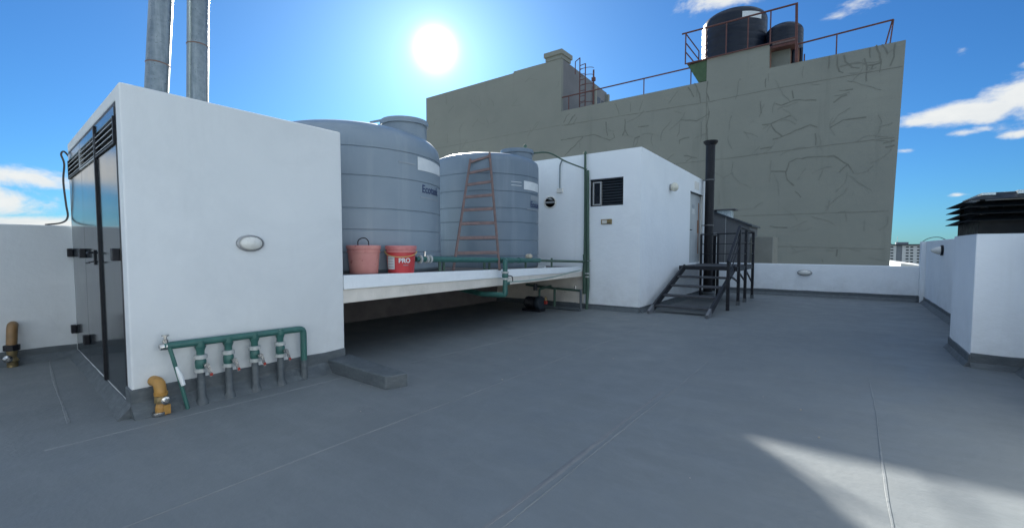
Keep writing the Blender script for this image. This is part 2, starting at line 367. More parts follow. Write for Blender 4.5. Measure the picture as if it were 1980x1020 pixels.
def patch(mb, c, r, a0, a1, z0, z1, t=.004, n=10, z1b=None, z0b=None):
    z1b = z1 if z1b is None else z1b; z0b = z0 if z0b is None else z0b
    v = []; f = []
    for i in range(n + 1):
        k = i / n; a = a0 + (a1 - a0) * k; lo = z0 + (z0b - z0) * k; hi = z1 + (z1b - z1) * k
        for rr in (r, r + t):
            for z in (lo, hi): v.append((c[0] + rr * math.cos(a), c[1] + rr * math.sin(a), z))
    for i in range(n):
        o = 4 * i; p = o + 4
        f += [(o + 2, p + 2, p + 3, o + 3), (o, o + 1, p + 1, p), (o + 1, o + 3, p + 3, p + 1), (o, p, p + 2, o + 2)]
    f += [(0, 2, 3, 1), (4 * n, 4 * n + 1, 4 * n + 3, 4 * n + 2)]
    mb.add(v, f)
def skirt(mb, p, q, nrm, h, t=.014, cant=.09):      # membrane turned up a wall p->q, nrm = outward
    p = Vector((*p, 0)); q = Vector((*q, 0)); nv = Vector((*nrm, 0)).normalized()
    prof = [(0, -.01), (cant, -.01), (cant, .003), (t + .01, cant * .85), (t, cant), (t, h - .006), (t * .4, h), (0, h)]
    seg = max(2, int((q - p).length / .25)); v = []; f = []; n = len(prof)
    for i in range(seg + 1):
        b = p.lerp(q, i / seg)
        wob = (random.random() - .5)
        for k, (a, z) in enumerate(prof):
            zz = z + (wob * .012 if k >= 5 else 0)
            v.append(tuple(b + nv * (a + (wob * .012 if 1 <= k <= 2 else 0)) + Vector((0, 0, zz))))
    for i in range(seg):
        for k in range(n): f.append((i * n + k, i * n + (k + 1) % n, (i + 1) * n + (k + 1) % n, (i + 1) * n + k))
    f += [tuple(range(n)), tuple(range(seg * n, seg * n + n))]
    mb.add(v, f)

# ------------------------------------------------------------------ setting: roof floor and city ground
fl = MB().box(-8.45, 2.6, -5.0, 16.7, -.35, 0).build('roof_floor', 'floor'); fl['kind'] = 'structure'
MB().box(-8.5, 2.65, -5.1, 16.75, -30, -.36).build('facade', 'facade', fl)
def seam(x0, y0, x1, y1, w, m, n=40, h=.004, wob=.008, name='membrane_seam'):
    v = []; f = []; dx, dy = x1 - x0, y1 - y0; L = math.hypot(dx, dy); nx, ny = -dy / L, dx / L
    ph = random.random() * 9
    for i in range(n + 1):
        t = i / n; cx = x0 + dx * t; cy = y0 + dy * t
        o = wob * math.sin(t * L * 1.7 + ph) + wob * .6 * (random.random() - .5); ww = w * (1 + .35 * math.sin(t * L * 2.9 + ph * 2) + .3 * (random.random() - .5))
        for s_, z in ((-.5, -.006), (-.32, h), (.32, h), (.5, -.006)):
            v.append((cx + nx * (o + s_ * ww), cy + ny * (o + s_ * ww), z))
    for i in range(n):
        for k in range(3): f.append((i * 4 + k, i * 4 + k + 1, i * 4 + k + 5, i * 4 + k + 4))
    return MB().add(v, f).build(name, m, fl, smooth=True)
seam(-3.0, -1, -3.02, 10.0, .014, 'seam', h=.003); seam(-1.41, -1, -1.41, 6.2, .014, 'seam', h=.003); seam(-1.50, -1, -1.47, 4.6, .045, 'dark_seam', h=.0015)
seam(-4.45, 3.9, -4.1, 10.0, .013, 'seam', h=.003); seam(.24, -1, .24, 6.5, .014, 'seam', h=.003); 
seam(-8.3, 1.17, -5.2, .82, .025, 'seam'); seam(-4.62, .6, -4.55, 3.6, .03, 'seam', h=.0025)
# small stones and flecks lying on the roof
mb = MB()
for k in range(60):
    x = random.uniform(-6, 1.5); y = random.uniform(1.8, 12)
    if x < -4.4: continue
    r = random.uniform(.004, .010)
    mb.lathe([(r * .6, 0), (r, r * .4), (r * .5, r * .8)], 5, Matrix.Translation((x, y, .002)) @ Matrix.Rotation(random.random() * 3, 4, 'Z'))
o = mb.build('grit_flecks', 'stone'); tag(o, 'tiny pale grit scattered over the grey roof', 'grit', kind='stuff')
cg = MB(); cg.add([(-2500, -2500, -30), (2500, -2500, -30), (2500, 3500, -30), (-2500, 3500, -30)], [(0, 1, 2, 3)])
tag(cg.build('city_ground', 'city'), None, None, kind='structure')

# ------------------------------------------------------------------ parapets
def parapet(label, faces, skirts, cat='wall'):
    t = thing('parapet_wall', label, cat, faces[0][:0] or (0, 0, 0))
    b = MB()
    for poly, z0, z1 in faces: b.prism(poly, z0, z1)
    b.build('wall', 'white', t, bevel=.012)
    s_ = MB()
    for a in skirts: skirt(s_, *a)
    if skirts: s_.build('skirting', 'skirt', t)
    return t
_lw = parapet('long white parapet behind the plant room and tanks', [([(-8.55, -5), (-8.4, -5), (-8.4, 16.6), (-8.55, 16.6)], -.3, 1.76)],
        [((-8.4, -5), (-8.4, 1.455), (1, 0), .17), ((-8.4, 3.45), (-8.4, 16.6), (1, 0), .17)])
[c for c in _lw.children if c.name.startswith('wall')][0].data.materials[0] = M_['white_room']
parapet('low white parapet in front of the tall grey building', [([(-8.4, 16.6), (1.60, 16.6), (1.60, 16.78), (-8.4, 16.78)], -.3, [1.01, .972, .972, 1.01])],
        [((1.60, 16.6), (-8.38, 16.6), (0, -1), .18)])
t = parapet('taller white side wall carrying the cone lamp', [([(1.7, 9.2), (1.85, 9.2), (1.85, 16.78), (1.7, 16.78)], -.3, 1.655),
        ([(1.60, 16.42), (1.7, 16.42), (1.7, 16.78), (1.60, 16.78)], -.3, 1.645)], [((1.7, 9.2), (1.7, 16.42), (-1, 0), .16), ((1.6, 16.42), (1.6, 16.6), (-1, 0), .17)])
parapet('white parapet beside the bright sunlit patch of floor', [([(1.72, -5), (1.87, -5), (1.87, 7.82), (1.72, 7.82)], -.3, 1.62)], [((1.72, -5), (1.72, 7.8), (-1, 0), .16)])
parapet('white parapet closing the roof behind the viewer', [([(-8.4, -5.1), (1.72, -5.1), (1.72, -4.95), (-8.4, -4.95)], -.3, 1.7)], [((-8.4, -4.95), (1.72, -4.95), (0, 1), .16)])

# ------------------------------------------------------------------ plant room with the dark doors
NL = Vector((-4.93, 1.188, 0)); FLc = Vector((-8.38, 1.458, 0))
ang_side = math.atan2(FLc.y - NL.y, FLc.x - NL.x)
TS = Matrix.Translation(NL) @ Matrix.Rotation(ang_side, 4, 'Z')       # local x runs along the door side away from the corner, local -y... inside
LS = (FLc - NL).length
pr = thing('plant_room', 'white plant room with dark glossy doors and two steel flues on top', 'building', (-4.93, 1.188, 0))
b = MB().prism([(-4.93, 1.188), (-4.93, 3.255), (-5.11, 3.255), (-5.11, 1.202)], 0, 2.84)        # front wall
b.prism([(-5.11, 3.255), (-8.38, 3.40), (-8.38, 3.22), (-5.11, 3.09)], 0, 2.838)
b.box(.18, LS, -.18, 0, 2.722, 2.8385, TS); b.box(LS - .05, LS, -.18, 0, 0, 2.72, TS); b.box(.18, LS - .05, -.16, -.001, -.02, .10, TS)
b.prism([(-5.11, 1.21), (-5.11, 3.09), (-8.37, 3.22), (-8.37, 1.48)], 2.70, 2.836)
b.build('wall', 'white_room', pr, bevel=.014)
s_ = MB(); skirt(s_, (-4.93, 1.172), (-4.93, 3.25), (1, 0), .238, .016, .12)
skirt(s_, (-4.912, 1.188), (-5.11, 1.20), (0, -1), .236, .014, .11)
n_side = (TS.to_3x3() @ Vector((0, 1, 0)));
skirt(s_, tuple((TS @ Vector((.18, 0, 0)))[:2]), tuple((TS @ Vector((LS, 0, 0)))[:2]), (n_side.x, n_side.y), .09, .010, .085)
s_.build('skirting', 'skirt', pr)
TD = TS @ Matrix.Translation((0, .078, 0))
b = MB(); b.box(.182, .215, -.16, -.077, .10, 2.72, TD); b.box(LS - .09, LS - .052, -.16, -.077, .10, 2.72, TD); b.box(.215, LS - .09, -.16, -.077, 2.68, 2.72, TD)
b.box(1.20, 1.245, -.16, -.055, .10, 2.68, TD)
b.build('door_frame', 'black', pr, bevel=.004)
leaves = [(.217, 1.198), (1.247, 2.30), (2.306, LS - .092)]
for i, (a, c) in enumerate(leaves):
    d = MB().box(a, c, -.12, -.075, .11, 2.36, TD).box(a, c, -.12, -.10, 2.36, 2.68, TD).box(a, c, -.0999, -.070, 2.60, 2.68, TD).build('door_leaf', 'door_black', pr, bevel=.004)
    fr = MB().box(a, a + .035, -.0999, -.060, 2.362, 2.598, TD).box(c - .035, c, -.0999, -.060, 2.362, 2.598, TD).box(a + .035, c - .035, -.0999, -.0605, 2.362, 2.378, TD)
    fr.build('louvre_frame', 'alu' if i == 1 else 'black', d)
    for k in range(4):
        z = 2.392 + k * .052
        m2 = MB().add([(a + .036, -.098, z + .03), (c - .036, -.098, z + .03), (c - .036, -.062, z), (a + .036, -.062, z),
                       (a + .036, -.098, z + .036), (c - .036, -.098, z + .036), (c - .036, -.062, z + .008), (a + .036, -.062, z + .008)],
                      [(0, 1, 2, 3), (4, 7, 6, 5), (0, 4, 5, 1), (2, 6, 7, 3), (0, 3, 7, 4), (1, 5, 6, 2)], TD)
        m2.build('louvre_slat', 'alu', d)
    for z in ((1.40, .38) if i else (1.40,)):
        x = {0: a + .0, 1: c - .06, 2: c - .0}[i]
        MB().box(x + .0, x + .10 if i != 2 else x + .085, -.073, -.02, z - .055, z + .055, TD).build('hinge', 'black', d, bevel=.006)
h = MB(); h.tube([TD @ Vector((1.58, -.073, 1.41)), TD @ Vector((1.58, -.01, 1.41)), TD @ Vector((1.45, -.005, 1.40))], .011, 8)
h.tube([TD @ Vector((1.58, -.073, 1.32)), TD @ Vector((1.62, -.005, 1.30)), TD @ Vector((1.40, -.005, 1.31))], .009, 8)
h.box(1.55, 1.61, -.074, -.062, 1.28, 1.44, TD)
h.build('door_handle', 'black', pr)

def bulkhead(name, label, T, rx=.135, rz=.085, depth=.06, group=None, ring='lamp_ring', glass='lamp_glass'):
    loc = T.translation
    t = thing(name, label, 'lamp', loc, group)
    MB().lathe([(1.0, 0), (1.0, .012), (.97, .028), (.86, .036), (.84, .02)], 40, T @ Matrix.Diagonal((rz, rx, 1, 1))).build('rim', ring, t, smooth=True)
    MB().lathe([(.83, .018), (.80, .034), (.68, .048 + (depth - .06) * .7), (.45, depth), (.2, depth + .006), (.02, depth + .008)], 40, T @ Matrix.Diagonal((rz, rx, 1, 1))).build('lamp_glass', glass, t, smooth=True)
    return t
TFX = Matrix.Rotation(R(90), 4, 'Y')      # local z -> +x ; local x -> -z ; local y -> y
bulkhead('wall_lamp', 'large oval bulkhead lamp on the big white plant room wall', Matrix.Translation((-4.929, 2.188, 1.508)) @ TFX, .135, .085, group='round wall lamps')
TFY = Matrix.Rotation(R(90), 4, 'X')      # local z -> -y ; local x -> x
bulkhead('wall_lamp', 'small oval lamp low on the parapet below the tall grey building', Matrix.Translation((-1.04, 16.599, .722)) @ TFY @ Matrix.Rotation(R(90), 4, 'Z'), .20, .095, .09, group='round wall lamps')
t = thing('wall_lamp', 'cream globe lamp high on the hut wall left of its door', 'lamp', (-3.79, 12.166, 3.06), 'round wall lamps')
MB().lathe([(.085, 0), (.085, .03), (.07, .035)], 24, Matrix.Translation((-3.788, 12.166, 3.06)) @ TFX).build('rim', 'lamp_ring', t, smooth=True)
MB().lathe([(.075, .03), (.105, .06), (.118, .11), (.10, .165), (.06, .195), (.015, .205)], 24, Matrix.Translation((-3.788, 12.166, 3.06)) @ TFX).build('lamp_globe', 'cream', t, smooth=True)
t = thing('wall_lamp', 'conical lamp with black base on the side wall near the vent hood', 'lamp', (1.7, 13.86, 1.42), 'round wall lamps')
TMX = Matrix.Rotation(R(-90), 4, 'Y')
MB().lathe([(.12, 0), (.12, .05), (.10, .055)], 24, Matrix.Translation((1.698, 13.75, 1.42)) @ TMX @ Matrix.Diagonal((.95, .95, .8, 1))).build('lamp_base', 'black', t, smooth=True)
MB().lathe([(.10, .05), (.098, .09), (.07, .17), (.035, .24), (.008, .255)], 24, Matrix.Translation((1.698, 13.75, 1.42)) @ TMX @ Matrix.Diagonal((.95, .95, .8, 1))).build('lamp_cone', 'lamp_glass', t, smooth=True)

# flues on the plant room roof
def flue(label, p, q, zs):
    t = thing('steel_flue', label, 'flue pipe', p, 'galvanised flues on the plant room')
    p = Vector(p); q = Vector(q)
    def at(z): return p.lerp(q, (z - p.z) / (q.z - p.z))
    MB().tube([p, q], .097, 40).build('flue_pipe', 'galv', t, smooth=True)
    for z in zs: MB().tube([at(z - .006), at(z), at(z + .006)], [.0985, .103, .0985], 40).build('seam_band', 'galv_seam', t, smooth=True)
    MB().tube([at(q.z - .01), at(q.z + .05)], [.10, .15], 32).tube([at(q.z + .05), at(q.z + .16)], [.15, .02], 32).build('flue_cap', 'galv', t, smooth=True)
flue('thick steel flue with dark joint band, the one above the doors', (-5.5, 1.602, 2.8), (-5.5, 1.745, 4.75), (3.25, 4.15))
flue('steel flue with a rusty joint band, the one closer to the sun', (-5.5, 1.958, 2.8), (-5.5, 2.03, 4.75), (3.55, 4.35))

# cable behind plant room
b = MB().tube(bez([(-8.45, 1.52, 2.62), (-8.45, 1.44, 2.74), (-8.45, 1.405, 2.70), (-8.45, 1.43, 2.58), (-8.46, 1.415, 2.35), (-8.46, 1.43, 2.05), (-8.46, 1.44, 1.88), (-8.46, 1.38, 1.80), (-8.46, 1.22, 1.765)]), .012, 6)
tag(b.build('loose_cable', 'cable', smooth=True), 'loose black cable hanging down the far corner of the plant room', 'cable')

# ------------------------------------------------------------------ pipe manifold
mf = thing('pipe_manifold', 'green four branch water pipe manifold on the plant room wall', 'pipes', (-4.85, 2.05, 0))
X0 = -4.845
MB().tube(round_path([(X0, 1.40, .592), (X0, 2.685, .568), (X0, 2.685, .0)], .05), [.034] * 8, 14).build('main_pipe', 'green', mf, smooth=True)
MB().tube([(X0, 2.685, .22), (X0, 2.685, .0)], .037, 14).build('painted_pipe_end', 'skirt', mf, smooth=True)
for k, y in enumerate((1.682, 1.92, 2.165, 2.425)):
    v = thing('valve', '', 'x', (X0, y, .35)); del v['label']; del v['category']; v.parent = mf; v.location = Vector((X0, y, .35)) - mf.location
    zt = .575 - k * .003
    MB().lathe([(.033, .40), (.033, .50), (.048, .545)], 16, Matrix.Translation((X0, y, 0))).lathe([(.040, .535), (.040, .60)], 14, Matrix.Translation((X0, y, 0))).build('branch', 'green', v, smooth=True)
    MB().lathe([(.036, .425), (.055, .430), (.055, .462), (.036, .467)], 10, Matrix.Translation((X0, y, 0))).build('union_nut', 'union', v)
    MB().lathe([(.036, .30), (.054, .305), (.054, .335), (.036, .34)], 10, Matrix.Translation((X0, y, 0))).build('union_nut', 'union', v)
    MB().lathe([(.040, .335), (.046, .36), (.046, .405), (.038, .43)], 14, Matrix.Translation((X0, y, 0))).build('valve_body', 'green', v, smooth=True)
    MB().lathe([(.018, 0), (.018, .05), (.024, .052), (.024, .066)], 12, Matrix.Translation((X0 + .035, y + .015, .375)) @ TFX).build('valve_stem', 'chrome', v, smooth=True)
    MB().add([(X0 + .098, y + .005, .385), (X0 + .098, y + .035, .385), (X0 + .102, y + .062, .27), (X0 + .102, y + .034, .265),
              (X0 + .104, y + .005, .385), (X0 + .104, y + .035, .385), (X0 + .108, y + .062, .27), (X0 + .108, y + .034, .265)],
             [(0, 1, 2, 3), (4, 7, 6, 5), (0, 4, 5, 1), (1, 5, 6, 2), (2, 6, 7, 3), (3, 7, 4, 0)]).build('valve_lever', 'chrome', v)
    MB().box(X0 + .106, X0 + .112, y + .036, y + .058, .275, .30).build('lever_grip', 'red', v)
    MB().lathe([(.035, .24), (.031, .30)], 14, Matrix.Translation((X0, y, 0))).lathe([(.060, -.01), (.052, .03), (.034, .07), (.032, .245)], 16, Matrix.Translation((X0, y, 0))).build('painted_pipe', 'skirt', v, smooth=True)
MB().tube(round_path([(X0 + .01, 1.43, .62), (X0 + .02, 1.455, .50), (X0 + .03, 1.50, .28), (X0 + .05, 1.55, .0)], .05), .017, 10).build('drain_pipe', 'green', mf, smooth=True)
MB().tube([(X0 + .034, 1.478, .40), (X0 + .046, 1.505, .30), (X0 + .056, 1.52, .225)], [.012, .022, .018], 10).build('loose_wrap', 'label_white', mf, smooth=True)
MB().lathe([(.022, 0), (.022, .05), (.012, .055), (.012, .08), (.03, .082), (.03, .092)], 12, Matrix.Translation((X0, 1.415, .60))).tube([(X0, 1.37, .585), (X0, 1.42, .59)], [.028, .036], 12).build('drain_tap', 'chrome', mf, smooth=True)

g = thing('gas_pipe', 'yellow gas elbow with brass valve at the plant room corner', 'gas valve', (-4.84, 1.36, 0))
MB().tube(round_path([(-4.93, 1.34, .285), (-4.83, 1.355, .285), (-4.82, 1.36, .17)], .07, 6), .045, 16).lathe([(.05, .17), (.052, .20)], 14, Matrix.Translation((-4.82, 1.36, 0))).build('elbow', 'yellow', g, smooth=True)
MB().lathe([(.036, .10), (.05, .105), (.052, .13), (.05, .165), (.038, .17)], 8, Matrix.Translation((-4.82, 1.36, 0))).build('valve_body', 'brass', g)
MB().lathe([(.03, 0), (.034, .03), (.018, .035), (.012, .045)], 14, Matrix.Translation((-4.785, 1.375, .13)) @ TFX).build('valve_knob', 'chrome', g, smooth=True)
MB().lathe([(.045, 0), (.045, .07), (.035, .10)], 14, Matrix.Translation((-4.82, 1.36, 0))).box(-4.80, -4.76, 1.36, 1.41, .01, .09).build('pipe_foot', 'yellow', g)
MB().lathe([(.05, .005), (.052, .02), (.05, .035)], 14, Matrix.Translation((-4.80, 1.335, 0))).build('clamp_ring', 'chrome', g, smooth=True)
g = thing('gas_pipe', 'dull ochre gas pipe stub with valve on the parapet left of the doors', 'gas valve', (-8.28, .85, 0))
MB().tube(round_path([(-8.40, .88, .50), (-8.28, .86, .50), (-8.27, .845, .25)], .06, 6), .05, 14).build('pipe', 'brown_yellow', g, smooth=True)
MB().lathe([(.05, .20), (.075, .205), (.075, .27), (.05, .275)], 8, Matrix.Translation((-8.27, .845, 0))).build('union_nut', 'black', g)
MB().lathe([(.05, .0), (.05, .06), (.065, .08), (.04, .12), (.052, .20)], 14, Matrix.Translation((-8.27, .845, 0))).build('valve_body', 'brass', g, smooth=True)
MB().lathe([(.03, 0), (.045, .02), (.02, .05)], 12, Matrix.Translation((-8.22, .80, .11)) @ TFX).build('valve_knob', 'chrome', g, smooth=True)

b = MB().prism([(-3.80, 2.972), (-3.725, 3.205), (-4.95, 3.34), (-5.0, 3.02)], -.01, [.14, .14, .15, .15])
tag(b.build('floor_kerb', 'skirt', bevel=.014), 'low grey painted kerb block jutting from the plant room corner', 'kerb', kind='thing')

# ------------------------------------------------------------------ tank platform
def sz(y): return 1.128 - .0157 * (y - 3.25)
pf = thing('tank_platform', 'raised white edged concrete platform under the two water tanks', 'platform', (-6.5, 6.6, 0))
ye = 10.065
MB().prism([(-4.93, 3.262), (-5.187, ye), (-5.30, ye), (-5.05, 3.262)], [.957, .90, .90, .957], [sz(3.26), sz(ye), sz(ye), sz(3.26)]).build('platform_edge', 'white', pf, bevel=.008)
MB().prism([(-5.052, 3.262), (-5.302, ye), (-8.39, ye), (-8.39, 3.262)], [.955, .90, .90, .955], [sz(3.26) - .006, sz(ye) - .006, sz(ye) - .006, sz(3.26) - .006]).build('platform_top', 'wood', pf)
MB().prism([(-4.96, 3.262), (-5.20, ye), (-5.42, ye), (-5.18, 3.262)], .785, [.956, .899, .899, .956]).build('beam', 'beige', pf, bevel=.006)

def tank(name, label, c, r, z0, z1, zt, lidc, lidr, lidz, grooves, group='grey water tanks on the platform'):
    t = thing(name, label, 'water tank', (c[0], c[1], z0), group)
    H = z1 - z0
    prof = [(r * .97, z0), (r, z0 + .05)]
    zs = sorted(grooves)
    for z in zs:
        prof += [(r, z - .05), (r, z - .014), (r - .012, z - .005), (r - .012, z + .005), (r, z + .014), (r, z + .05)]
    prof += [(r, z1)]
    for k in range(1, 9):
        a = k / 8 * math.pi / 2
        prof.append((r - (r * .94) * (1 - math.cos(a)), z1 + (zt - z1) * math.sin(a) ** .75))
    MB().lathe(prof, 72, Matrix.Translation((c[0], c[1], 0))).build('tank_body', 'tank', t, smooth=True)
    lp = [(lidr * .92, lidz - .35), (lidr * .92, lidz - .10), (lidr, lidz - .10), (lidr, lidz - .04), (lidr * .97, lidz - .015), (lidr * .5, lidz + .015), (.03, lidz + .02)]
    MB().lathe(lp, 40, Matrix.Translation((lidc[0], lidc[1], 0))).build('lid', 'tank', t, smooth=True)
    return t
A = (-6.84, 4.69); B = (-6.71, 8.14)
tA = tank('water_tank', 'largest blue-grey water tank, right behind the two buckets', A, 1.5, sz(4.7) - .006, 2.96, 3.44, (-6.10, 5.24), .40, 3.60, (1.40, 1.72, 2.02, 2.48, 2.88))
tB = tank('water_tank', 'smaller blue-grey water tank with the rusty ladder leaning on it', B, 1.20, sz(8.2) - .006, 3.26, 3.53, (-6.14, 8.56), .38, 3.69, (1.30, 1.63, 2.0, 2.29, 2.63, 2.98))
for ch_ in tB.children: ch_.data.materials[0] = M_['tank_less_glare']
for (t, c, r, sgn) in ((tA, A, 1.5, 0), (tB, B, 1.20, 1)):
    if sgn == 0:
        a = MB(); patch(a, c, r + .001, R(6), R(38), 2.66, 2.86, z1b=2.84, z0b=2.68); a.build('white_label', 'label_white', t)
        a = MB(); patch(a, c, r + .001, R(-8), R(4), 2.72, 2.74); a.build('print_line', 'label_faint', t)
        v, f = text_mesh('Ecotank', .17, .001, .003); MB().add(wrap(c, r + .004, R(20), 2.38, v), f).build('lettering', 'label_blue', t)
        a = MB(); patch(a, c, r + .001, R(8), R(32), 2.24, 2.262); a.build('print_line', 'label_faint', t)
    else:
        a = MB(); patch(a, c, r + .001, R(-9), R(23), 2.70, 2.88); a.build('white_label', 'label_white', t)
        for z in (2.76, 2.83):
            a = MB(); patch(a, c, r + .001, R(-25), R(-12.5), z, z + .010); a.build('print_line', 'label_white', t)
        v, f = text_mesh('Ecotank', .175, .001, .004); MB().add(wrap(c, r + .004, R(15), 2.40, v), f).build('lettering', 'label_blue', t)
        a = MB(); patch(a, c, r + .001, R(-4), R(34), 2.285, 2.303); a.build('print_line', 'label_faint', t)
        a = MB(); patch(a, c, r + .001, R(2), R(28), 2.50, 2.60); a.build('blue_label', 'label_faint', t)
hv = thing('roof_vent_pipe', 'small green vent pipe on a block at the front edge of the hut roof', 'vent pipe', (-7.05, 10.2, 3.73))
MB().box(-7.11, -6.99, 10.14, 10.28, 3.72, 3.83).build('vent_block', 'white_old', hv, bevel=.01)
MB().tube([(-7.05, 10.2, 3.8), (-7.05, 10.2, 4.18)], .02, 10).lathe([(.02, 4.16), (.05, 4.17), (.05, 4.21), (.02, 4.24)], 12, Matrix.Translation((-7.05, 10.2, 0))).build('vent_stack', 'green_old', hv, smooth=True)
MB().tube(bez([(-7.76, 7.43, 3.74), (-7.64, 7.48, 3.68), (-7.58, 7.50, 3.52), (-7.59, 7.52, 3.36)]), .012, 6).build('tank_strap', 'label_white', tB, smooth=True)
MB().tube([(-6.50, 4.85, 3.56), (-6.12, 5.0, 3.60), (-5.80, 5.2, 3.56)], .02, 8).build('lid_lever', 'tank', tA, smooth=True)

# ladder leaning on the small tank
ld = thing('ladder', 'rusty brown steel ladder leaning against the smaller tank', 'ladder', (-5.0, 6.0, 1.1))
La, Lb = Vector((-5.22, 5.48, sz(5.5))), Vector((-6.20, 7.02, 3.22)); Ra, Rb = Vector((-5.00, 6.44, sz(6.4))), Vector((-5.90, 7.28, 3.35))
for p, q in ((La, Lb), (Ra, Rb)):
    d = (q - p).normalized(); MB().tube([p, q + d * .05], .024, 8).build('ladder_rail', 'ladder', ld, smooth=True)
for k in range(8):
    t = .135 + k * .122
    if t > 1: t = .995
    p = La.lerp(Lb, t); q = Ra.lerp(Rb, t); d = (q - p).normalized(); n2 = (Lb - La).normalized(); m = d.cross(n2)
    w = .075
    v = [p + n2 * a * w * .5 + m * c * .008 for a, c in ((-1, -1), (1, -1), (1, 1), (-1, 1))] + [q + n2 * a * w * .5 + m * c * .008 for a, c in ((-1, -1), (1, -1), (1, 1), (-1, 1))]
    MB().add(v, [(0, 1, 2, 3), (4, 7, 6, 5), (0, 4, 5, 1), (1, 5, 6, 2), (2, 6, 7, 3), (3, 7, 4, 0)]).build('rung', 'ladder', ld, bevel=.003)

# buckets
def bucket(label, c, z0, r, h, body, rim, grp='paint buckets on the platform edge'):
    t = thing('bucket', label, 'bucket', (c[0], c[1], z0), grp)
    T = Matrix.Translation((c[0], c[1], z0))
    MB().lathe([(r * .84, 0), (r * .86, .01), (r * .96, h * .72), (r * .97, h * .76)], 40, T).build('bucket_body', body, t, smooth=True)
    MB().lathe([(r * .97, h * .75), (r * 1.02, h * .755), (r * 1.02, h * .79), (r * .975, h * .795), (r * .98, h * .86), (r * 1.04, h * .87), (r * 1.05, h * .98), (r * 1.02, h),
                (r * .95, h), (r * .93, h * .93), (.01, h * .93)], 40, T).build('bucket_rim', rim, t, smooth=True)
    return t
BA = (-5.36, 3.86); zA = sz(3.86)
bkA = bucket('faded pink bucket with a lid and black wire loop, beside the plant room', BA, zA - .004, .218, .385, 'bucket_pink', 'bucket_pink')
MB().tube(bez([(BA[0] - .05, BA[1] - .055, zA + .37), (BA[0] - .048, BA[1] - .054, zA + .44), (BA[0] - .02, BA[1] - .02, zA + .478), (BA[0] + .015, BA[1] + .02, zA + .478), (BA[0] + .035, BA[1] + .05, zA + .44), (BA[0] + .04, BA[1] + .055, zA + .37)]), .007, 8).build('bucket_handle', 'black', bkA, smooth=True)
BB = (-5.17, 4.35); zB = sz(4.35)
bkB = bucket('red bucket lettered PRO with a white label and yellow handle', BB, zB - .004, .212, .39, 'bucket_red', 'bucket_rim')
rb = .205
va = math.atan2(-BB[1], -BB[0])                     # side of the bucket that faces the roof
a_ = MB(); patch(a_, BB, rb * .975, va - R(62), va - R(26), zB + .055, zB + .24, .005); a_.build('paper_label', 'paper', bkB)
for k in range(4):
    a_ = MB(); patch(a_, BB, rb * .975 + .005, va - R(58), va - R(31), zB + .085 + k * .038, zB + .094 + k * .038, .001, 6); a_.build('print_line', 'label_faint', bkB)
v, f = text_mesh('PRO', .088, .001, .0025); MB().add(wrap(BB, rb * .965 + .006, va + R(14), zB + .175, v), f).build('lettering', 'label_white', bkB)
a_ = MB(); patch(a_, BB, rb * .95 + .004, va + R(8), va + R(30), zB + .108, zB + .116, .001, 6); a_.build('print_line', 'label_faint', bkB)
hp = []
for k in range(17):
    t = k / 16; a = va - R(88) + R(176) * t
    hp.append((BB[0] + (rb + .02) * math.cos(a), BB[1] + (rb + .02) * math.sin(a), zB + .315 - .088 * math.sin(math.pi * t) ** .8))
MB().tube(hp, .006, 8).build('bucket_handle', 'yellow_wire', bkB, smooth=True)

# ------------------------------------------------------------------ platform pipework
MB().box(-8.0, -7.9, 3.45, 10.06, 0, .95).build('shade_wall', 'shade_render', pf)  # added wall, its dark colour stands for shade below the platform
pw = thing('tank_outlet_pipe', 'thick green pipe running along the platform edge in front of the tanks', 'pipes', (-5.1, 6.5, 1.1))
MB().tube([(-5.16, 4.90, 1.295), (-5.12, 5.2, 1.285), (-5.10, 6.6, 1.243), (-5.10, 7.9, 1.215)], .045, 16).build('main_pipe', 'green', pw, smooth=True)
MB().tube([(-5.10, 7.9, 1.215), (-5.10, 8.2, 1.20), (-5.06, 9.72, 1.15)], .027, 12).build('thin_pipe', 'green_old', pw, smooth=True)
MB().tube([(-5.16, 4.62, 1.30), (-5.16, 4.92, 1.295)], .038, 14).build('pipe_end', 'green', pw, smooth=True)
for y in (4.70, 4.83, 4.90):
    MB().lathe([(.045, -.018), (.062, -.014), (.062, .014), (.045, .018)], 14, Matrix.Translation((-5.16, y, 1.297)) @ TYm).build('union_nut', 'union', pw)
MB().lathe([(.016, 0), (.016, .06), (.03, .062), (.03, .07)], 10, Matrix.Translation((-5.16, 4.80, 1.34))).build('valve_stem', 'chrome', pw)
for y, x in ((5.10, -5.15), (5.24, -5.2), (6.28, -5.22), (6.42, -5.22), (7.62, -5.25), (8.55, -5.2)):
    MB().tube([(x, y, 1.25), (x, y, sz(y) - .01)], .022, 10).build('pipe_support', 'green_old', pw, smooth=True)
MB().tube([(-5.10, 6.55, 1.243), (-5.10, 6.95, 1.235)], .056, 14).build('pipe_tee', 'green', pw, smooth=True)
MB().tube([(-5.10, 7.15, 1.232), (-5.10, 7.25, 1.23)], .054, 14).build('pipe_collar', 'green', pw, smooth=True)
xv, yv = -4.86, 6.42
MB().tube(round_path([(-5.10, 6.75, 1.24), (xv, yv, 1.24), (xv, yv, 1.10)], .04), .044, 14).tube([(xv, yv, 1.14), (xv, yv, .66)], .043, 14).tube(round_path([(xv, yv, .72), (xv, yv, .64), (-5.3, 6.3, .64), (-6.4, 6.6, .70)], .06), .048, 14).build('drop_pipe', 'green', pw, smooth=True)
for z in (1.035, .925): MB().lathe([(.048, -.018), (.067, -.014), (.067, .014), (.048, .018)], 12, Matrix.Translation((xv, yv, z))).build('union_nut', 'union', pw)
MB().lathe([(.05, .94), (.060, .96), (.060, 1.0), (.05, 1.02)], 14, Matrix.Translation((xv, yv, 0))).build('valve_body', 'green', pw, smooth=True)
